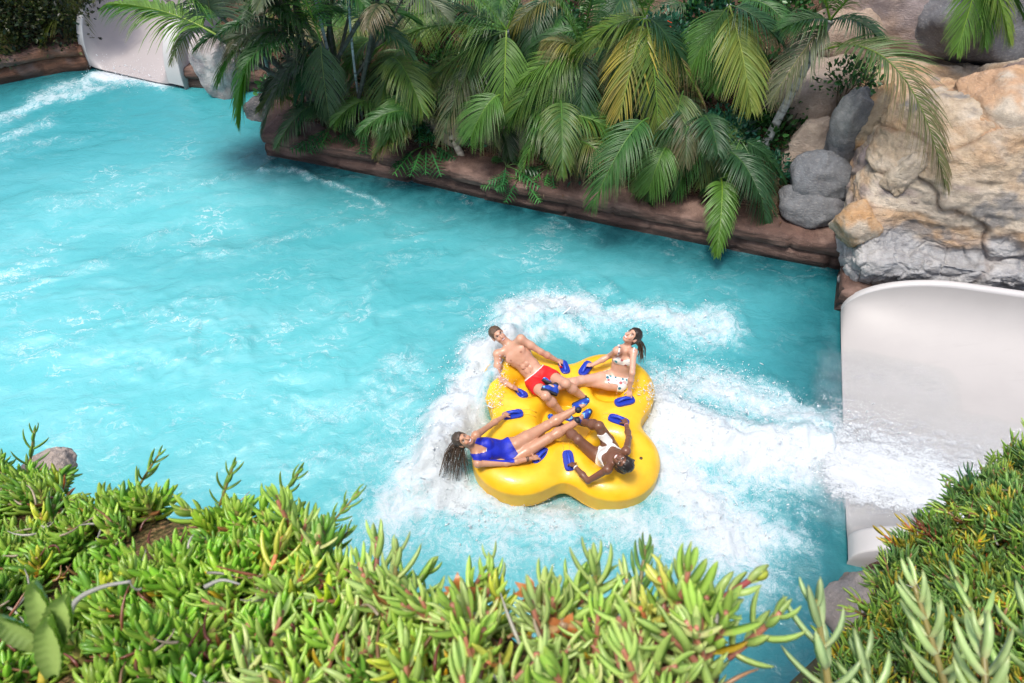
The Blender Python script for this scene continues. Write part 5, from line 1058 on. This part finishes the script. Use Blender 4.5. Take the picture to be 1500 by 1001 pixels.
def scatter(bases, dirs, scales, tones, templ, name, label):
    VV, QQ, TT, CC = [], [], [], []; o = 0; nt = len(templ)
    for i in range(len(bases)):
        v, q, t, c = templ[int(rng.integers(nt))]; z = nrm(dirs[i]); a = rng.uniform(0, 6.283); x = nrm(np.cross(z, V3(math.cos(a), math.sin(a), .1))); y = np.cross(z, x)
        VV.append((v*scales[i])@np.stack([x, y, z])+bases[i]); QQ.append(q+o); TT.append(t+o); CC.append(np.minimum(c*tones[i], .8)); o += len(v)
    ob = mk(name, np.concatenate(VV), [np.concatenate(QQ), np.concatenate(TT)], succ_m, None, np.concatenate(CC)); return tag(ob, label, kind='stuff')
soil = NT('dry_bank'); p = soil.pos(); n = soil.noise(p, 60, 6, .75); v = soil.n('TexVoronoi', inp={'Vector': p, 'Scale': 70.})
soil = soil.done(soil.bsdf(soil.ramp(n, [(.3, (.035, .03, .012)), (.48, (.10, .085, .03)), (.6, (.22, .12, .06)), (.75, (.38, .30, .18))]), .9, .2, soil.bump(v.outputs['Distance'], .8, .02)))
def bank(name, plane, sil, x0, x1, y0, y1, drop=16., st=.03):
    """ground heightfield whose outer edge runs under the given skyline; returns sampler data"""
    P = []
    for px, py in sil:
        d = ray(px, py); a, bx, by, xo, yo = plane; t = (H-(a-bx*xo-by*yo))/(bx*d[0]+by*d[1]-d[2]); P.append((CAM+d*t)[:2])
    P = np.array(P); xs = np.arange(x0, x1, st); ys = np.arange(y0, y1, st); X, Y = np.meshgrid(xs, ys, indexing='ij'); Q = np.stack([X, Y], -1); dd = poly_d(Q, P)
    zf = lambda x, y: plane[0]+plane[1]*(x-plane[3])+plane[2]*(y-plane[4])+(fbm(xyz(x*3, y*3), 4, 3)-.5)*.14
    Z = zf(X, Y)-.05-drop*np.clip(dd, 0, 9)*(1+.3*(fbm(xyz(X*4, Y*4), 3, 8)-.5)); Z = np.maximum(Z, -.8)
    return mk(name, xyz(X, Y, Z).reshape(-1, 3), grid(len(xs), len(ys)), soil), P, zf
# left / centre bank
PL = (6.15, .30, -.52, -.16, .42)
SIL = [(-330, 560), (-60, 655), (0, 690), (60, 712), (130, 745), (230, 748), (330, 756), (430, 775), (485, 822), (540, 862), (580, 885), (640, 905), (720, 903), (800, 908), (890, 900), (980, 898), (1040, 920), (1075, 950), (1050, 1010), (1040, 1200), (-600, 1500)]
o, POLB, zb = bank('front_bank', PL, SIL, -5.2, 1.2, -1.6, 3.4); tag(o, None, kind='structure')
# right mound
PR = (5.02, .62, -1.05, 1.37, 1.26)
SIR = [(1760, 560), (1620, 620), (1500, 690), (1440, 730), (1395, 775), (1345, 830), (1325, 890), (1290, 950), (1250, 1010), (1240, 1250), (2200, 1300)]
o, POLR, zr = bank('right_bank', PR, SIR, .2, 4.2, -.8, 3.2); tag(o, None, kind='structure')
def sample(poly, zf, n, xr, yr, grow=.0):
    out = []
    while len(out) < n:
        q = np.stack([rng.uniform(*xr, 4000), rng.uniform(*yr, 4000)], -1); m = poly_d(q, poly) < grow; q = q[m]; z = zf(q[:, 0], q[:, 1]); P = np.c_[q, z]; w_ = P-CAM; dep = w_@FWD; px = 750+FPX*(w_@RGT)/dep; py = 500.5-FPX*(w_@UPV)/dep
        k = (dep > .45)&(px > -420)&(px < 2050)&(py < 1420)&(py > 300); out += list(P[k])
    return np.array(out[:n])
rs = np.random.default_rng(11)
T1 = [arr(sprig(rs, int(rs.integers(4, 7)), .060, rs.uniform(.055, .09), .0084, tone, rs.uniform(.1, .5))) for tone in [(.27, .50, .06), (.34, .58, .07), (.20, .44, .06), (.40, .60, .09), (.26, .54, .05)] for _ in range(3)]
T1b = [arr(sprig(rs, int(rs.integers(4, 7)), .064, rs.uniform(.07, .12), .0068, tone, rs.uniform(.1, .4), stemc=(.50, .20, .14))) for tone in [(.46, .64, .17), (.54, .70, .24), (.42, .64, .12)] for _ in range(3)]
T2 = [arr(sprig(rs, int(rs.integers(5, 9)), .060, rs.uniform(.07, .12), .0055, tone, rs.uniform(.1, .5), stemc=(.3, .16, .08))) for tone in [(.16, .32, .08), (.22, .40, .07), (.32, .48, .08), (.12, .26, .08), (.20, .36, .10)] for _ in range(3)]
def dirs(n, base, sp): d = np.array(base)+rng.normal(0, sp, (n, 3)); return d
Bp = sample(POLB, zb, 3900, (-4.6, .95), (-.5, 3.2), .01); n = len(Bp); dep = (Bp-CAM)@FWD
big = vnoise(xyz(Bp[:, 0]*2.2, Bp[:, 1]*2.2), 5); tone = (.85+.35*big)[:, None]*np.array([1, 1, 1.])*rng.uniform(.8, 1.2, (n, 1)); yl = (rng.uniform(0, 1, n) < .05)[:, None]; tone = np.where(yl, tone*np.array([1.7, 1.25, .8]), tone)
right = Bp[:, 0] > -.35-.25*rng.uniform(-1, 1, n); gapn = (vnoise(xyz(Bp[:, 0]*4.5, Bp[:, 1]*4.5), 77) > .17)
D = dirs(n, (.10, .25, .80), .52); Bp = Bp-V3(0, 0, .035)
i = ~right&gapn; scatter(Bp[i], D[i], rng.uniform(.75, 1.2, i.sum()), tone[i], T1, 'ice_plant_mat', 'thick mat of bright green ice plant covering the bank at the lower left')
i = right&gapn; scatter(Bp[i], D[i], rng.uniform(.85, 1.25, i.sum()), tone[i], T1b, 'ice_plant_mat', 'pale green ice plant crowding the bottom edge of the picture in the middle')
Bp = sample(POLR, zr, 2500, (.5, 3.9), (-.5, 3.0), .05); n = len(Bp); tone = (.9+.7*vnoise(xyz(Bp[:, 0]*3, Bp[:, 1]*3), 15))[:, None]*np.ones(3)*rng.uniform(.75, 1.2, (n, 1)); yl = (rng.uniform(0, 1, n) < .13)[:, None]; tone = np.where(yl, tone*np.array([2.4, 1.2, .6]), tone)
scatter(Bp-V3(0, 0, .03), dirs(n, (-.35, .25, .8), .38), rng.uniform(.7, 1.15, n), tone, T2, 'ice_plant_mat', 'dark green ice plant mound covering the bank at the lower right')
# dry stems and shrivelled leaves showing between the green ones
A = Acc()
for poly, zf, xr, yr, n in ((POLB, zb, (-4, .9), (-.2, 3.), 800), (POLR, zr, (.5, 3.2), (-.2, 2.7), 800)):
    for q in sample(poly, zf, n, xr, yr, .0):
        d = nrm(rng.normal(0, 1, 3)*V3(1, 1, .35)); l = rng.uniform(.03, .09); q = q+V3(0, 0, rng.uniform(0, .07)); c = np.array(random.choice([(.30, .11, .06), (.42, .22, .10), (.45, .36, .26), (.5, .46, .42), (.24, .07, .05)]))*rng.uniform(.6, 1.2)
        tube(bez(q, q+d*l*.5+rng.normal(0, .01, 3), q+d*l, 5), [.003, .0036, .003, .002, .001], 4, c=c, acc=A)
tag(A.build('dry_stems', succ_m), 'dry reddish stems and shrivelled leaves lying between the ice plants', 'dead stems', kind='stuff')
def shoot(label, px, py, depth, tip, nodes=6, L=.07, w_=.0066, tone=(.17, .33, .05), stemc=(.34, .28, .10), bud=False, group=None, bend=.2):
    """a single stem of ice plant: (px,py) root, tip = (px,py,depth) of its end"""
    r0 = atd(px, py, depth); e0 = atd(*tip); root = thing('ice_plant_shoot', label, 'plant', r0, group); A, S_ = sprig(np.random.default_rng(int(px*7+py)), nodes, L, float(np.linalg.norm(e0-r0)), w_, tone, bend*.0+.03, bud, stemc, root=r0, axis=e0-r0, split=True)
    A.build('leaves', succ_m, root); S_.build('stem', succ_m, root); return root
G1 = (.22, .42, .07); G2 = (.44, .58, .18)
for a in [('curly ice plant shoot rising at the far left end of the bank', 40, 700, 3.0, (52, 632, 2.95), 6, .085, .0072, G1), ('ice plant shoot beside the pale boulder at the left skyline of the bank', 190, 735, 2.7, (232, 662, 2.65), 6, .075, .0065, G1), ('short ice plant shoot leaning right over the water near the left', 320, 745, 2.4, (342, 684, 2.35), 6, .07, .006, G1),
          ('ice plant shoot with upturned leaves on the skyline left of the middle', 392, 758, 2.3, (440, 692, 2.25), 7, .07, .0062, G1), ('long ice plant shoot reaching out over the turquoise water', 455, 800, 2.0, (528, 722, 2.0), 8, .055, .0052, G1), ('tiny forked ice plant shoot in the dip of the bank', 475, 830, 1.8, (512, 775, 1.8), 5, .05, .005, G1),
          ('tall upright pair of pale leaves at the start of the middle clump', 575, 900, 1.35, (580, 805, 1.35), 5, .07, .007, G2), ('slim ice plant shoot with pink stem left of the dried flowers', 735, 920, 1.35, (718, 815, 1.35), 5, .055, .0055, G2), ('broad pale ice plant shoot in the middle of the bottom skyline', 880, 930, 1.25, (868, 822, 1.25), 7, .075, .0072, G2),
          ('upright narrow ice plant shoot just right of the bottom middle', 930, 900, 1.35, (948, 800, 1.4), 6, .06, .0058, (.16, .32, .07)), ('ice plant shoot with spread leaves beside the red stem', 990, 910, 1.3, (1005, 820, 1.3), 6, .06, .006, G2)]:
    shoot(*a)
shoot('thick pink red ice plant stem reaching right with a yellow bud at its end', 930, 965, 1.15, (1104, 842, 1.2), 6, .06, .0095, G2, (.58, .13, .13), True)
for a in [('large blurred pale ice plant shoot in front of the grey rock at the lower right', 1222, 1060, 1.15, (1196, 880, 1.15), 6, .085, .0085, (.42, .56, .26)), ('big pale ice plant shoot in front of the right mound', 1400, 1060, 1.2, (1342, 850, 1.25), 8, .085, .0082, (.44, .58, .24)), ('pale ice plant shoot leaning left near the lower right corner', 1500, 1060, 1.2, (1392, 842, 1.5), 8, .075, .0078, (.38, .55, .18)),
          ('broad leaved pale ice plant shoot low in the bottom right corner', 1450, 1090, 1.1, (1440, 930, 1.15), 6, .085, .009, (.44, .58, .24)), ('ice plant shoot at the bottom edge between rock and mound', 1290, 1080, 1.1, (1262, 960, 1.15), 5, .075, .0082, (.42, .56, .24)), ('pale ice plant shoot at the very corner of the picture', 1540, 1040, 1.2, (1500, 880, 1.3), 6, .08, .0085, (.42, .56, .22)),
          ('small reddish brown dried ice plant tuft at the left tip of the right mound', 1375, 800, 2.45, (1345, 765, 2.45), 8, .045, .0035, (.22, .05, .035)), ('second dried red tuft hanging above the grey rock', 1330, 865, 2.5, (1308, 850, 2.5), 7, .045, .0035, (.24, .06, .04)), ('dark ice plant shoot standing up on the top of the right mound', 1470, 700, 2.9, (1495, 650, 2.9), 7, .07, .005, (.06, .17, .07)),
          ('dark ice plant shoot on the left shoulder of the right mound', 1420, 735, 2.7, (1418, 692, 2.7), 7, .07, .005, (.06, .17, .07)), ('small ice plant shoot at the bottom edge right of the middle', 1030, 1030, 1.2, (1042, 960, 1.2), 5, .06, .006, G2)]:
    shoot(*a)
# dried flowers
for lb, px, py, dp in [('dried orange brown flower above the left part of the middle clump', 672, 868, 1.28), ('dried peach coloured flower beside the slim pink stem', 780, 868, 1.27), ('larger withered orange flower with hanging petals in the middle clump', 825, 915, 1.18)]:
    c = atd(px, py, dp); A = Acc(); root = thing('dried_flower', lb, 'flower', c)
    for k in range(8):
        a = k*.785+rng.normal(0, .2); d = nrm(V3(math.cos(a), .3*math.sin(a), math.sin(a)*.8-.25)); l = rng.uniform(.03, .05); w_ = nrm(np.cross(d, FWD))*.007; m = c+d*l*.55-FWD*.012; A.add([c-w_*.5, c+w_*.5, m+w_, m-w_, c+d*l-V3(0, 0, .012)], [[0, 1, 2, 3]], [[3, 2, 4]], np.array(random.choice([(.62, .22, .07), (.5, .17, .06), (.62, .36, .18)])))
    A.build('petals', succ_m, root); tube([c-V3(0, 0, .06), c-V3(0, 0, .01), c+V3(0, 0, .008)], [.004, .010, .008], 8, c=(.40, .27, .17)).build('seed_head', succ_m, root)
# toothed pad leaves and woody twig at the lower left
root = thing('toothed_succulent', 'blurred pale green plant with toothed rounded leaves at the left edge', 'plant', atd(90, 960, 1.1)); 
for (px, py), (qx, qy), wd in [((80, 950), (48, 852), .018), ((80, 950), (96, 872), .022), ((60, 945), (-4, 905), .018), ((80, 990), (70, 905), .02)]:
    a0, b0 = atd(px, py, 1.1), atd(qx, qy, 1.06); d = b0-a0; side = nrm(np.cross(d, FWD)); t = np.linspace(0, 1, 25); ww = wd*np.sin(np.clip(t*.93+.05, 0, 1)*math.pi)**.6*(1+.10*np.where(np.arange(25) % 3 == 0, 1, -.3)); nn = nrm(np.cross(d, side)); A = Acc()
    V = np.stack([a0+d*t[:, None]+side*(ww*k)[:, None]+nn*(.010*(abs(k) < .5)+.022*abs(k)-.012)*np.ones((25, 1)) for k in (-1, -.5, 0, .5, 1)], 1); V2 = V-nn*.006
    A.add(V.reshape(-1, 3), grid(25, 5), None, np.array((.34, .46, .13))*(.8+.5*np.tile([0, 1, 1.1, 1, 0], 25))[:, None]*(.75+.3*np.repeat(t, 5))[:, None]); A.add(V2.reshape(-1, 3), grid(25, 5)[:, ::-1], None, (.26, .40, .10)); A.build('leaf', succ_m, root)
for lb, pts, r in [('bare grey woody twig curving over the ice plants at the left', [(98, 915), (112, 880), (150, 860), (192, 852)], .006), ('pale dry twigs among orange leaves left of the middle', [(300, 860), (325, 850), (352, 856)], .004), ('yellow withered leaf standing at the lower left corner', [(62, 1000), (68, 960), (74, 935)], .008)]:
    P_ = [atd(*q, 1.25) for q in pts]; col_ = (.42, .40, .38) if 'yellow' not in lb else (.62, .48, .06)
    root = tube(spline(P_, 16), np.linspace(r, r*.4, 16), 8, c=col_).build('twig' if 'twig' in lb else 'withered_leaf', succ_m); tag(root, lb, 'twig' if 'twig' in lb else 'leaf')
bpy.context.view_layer.update()
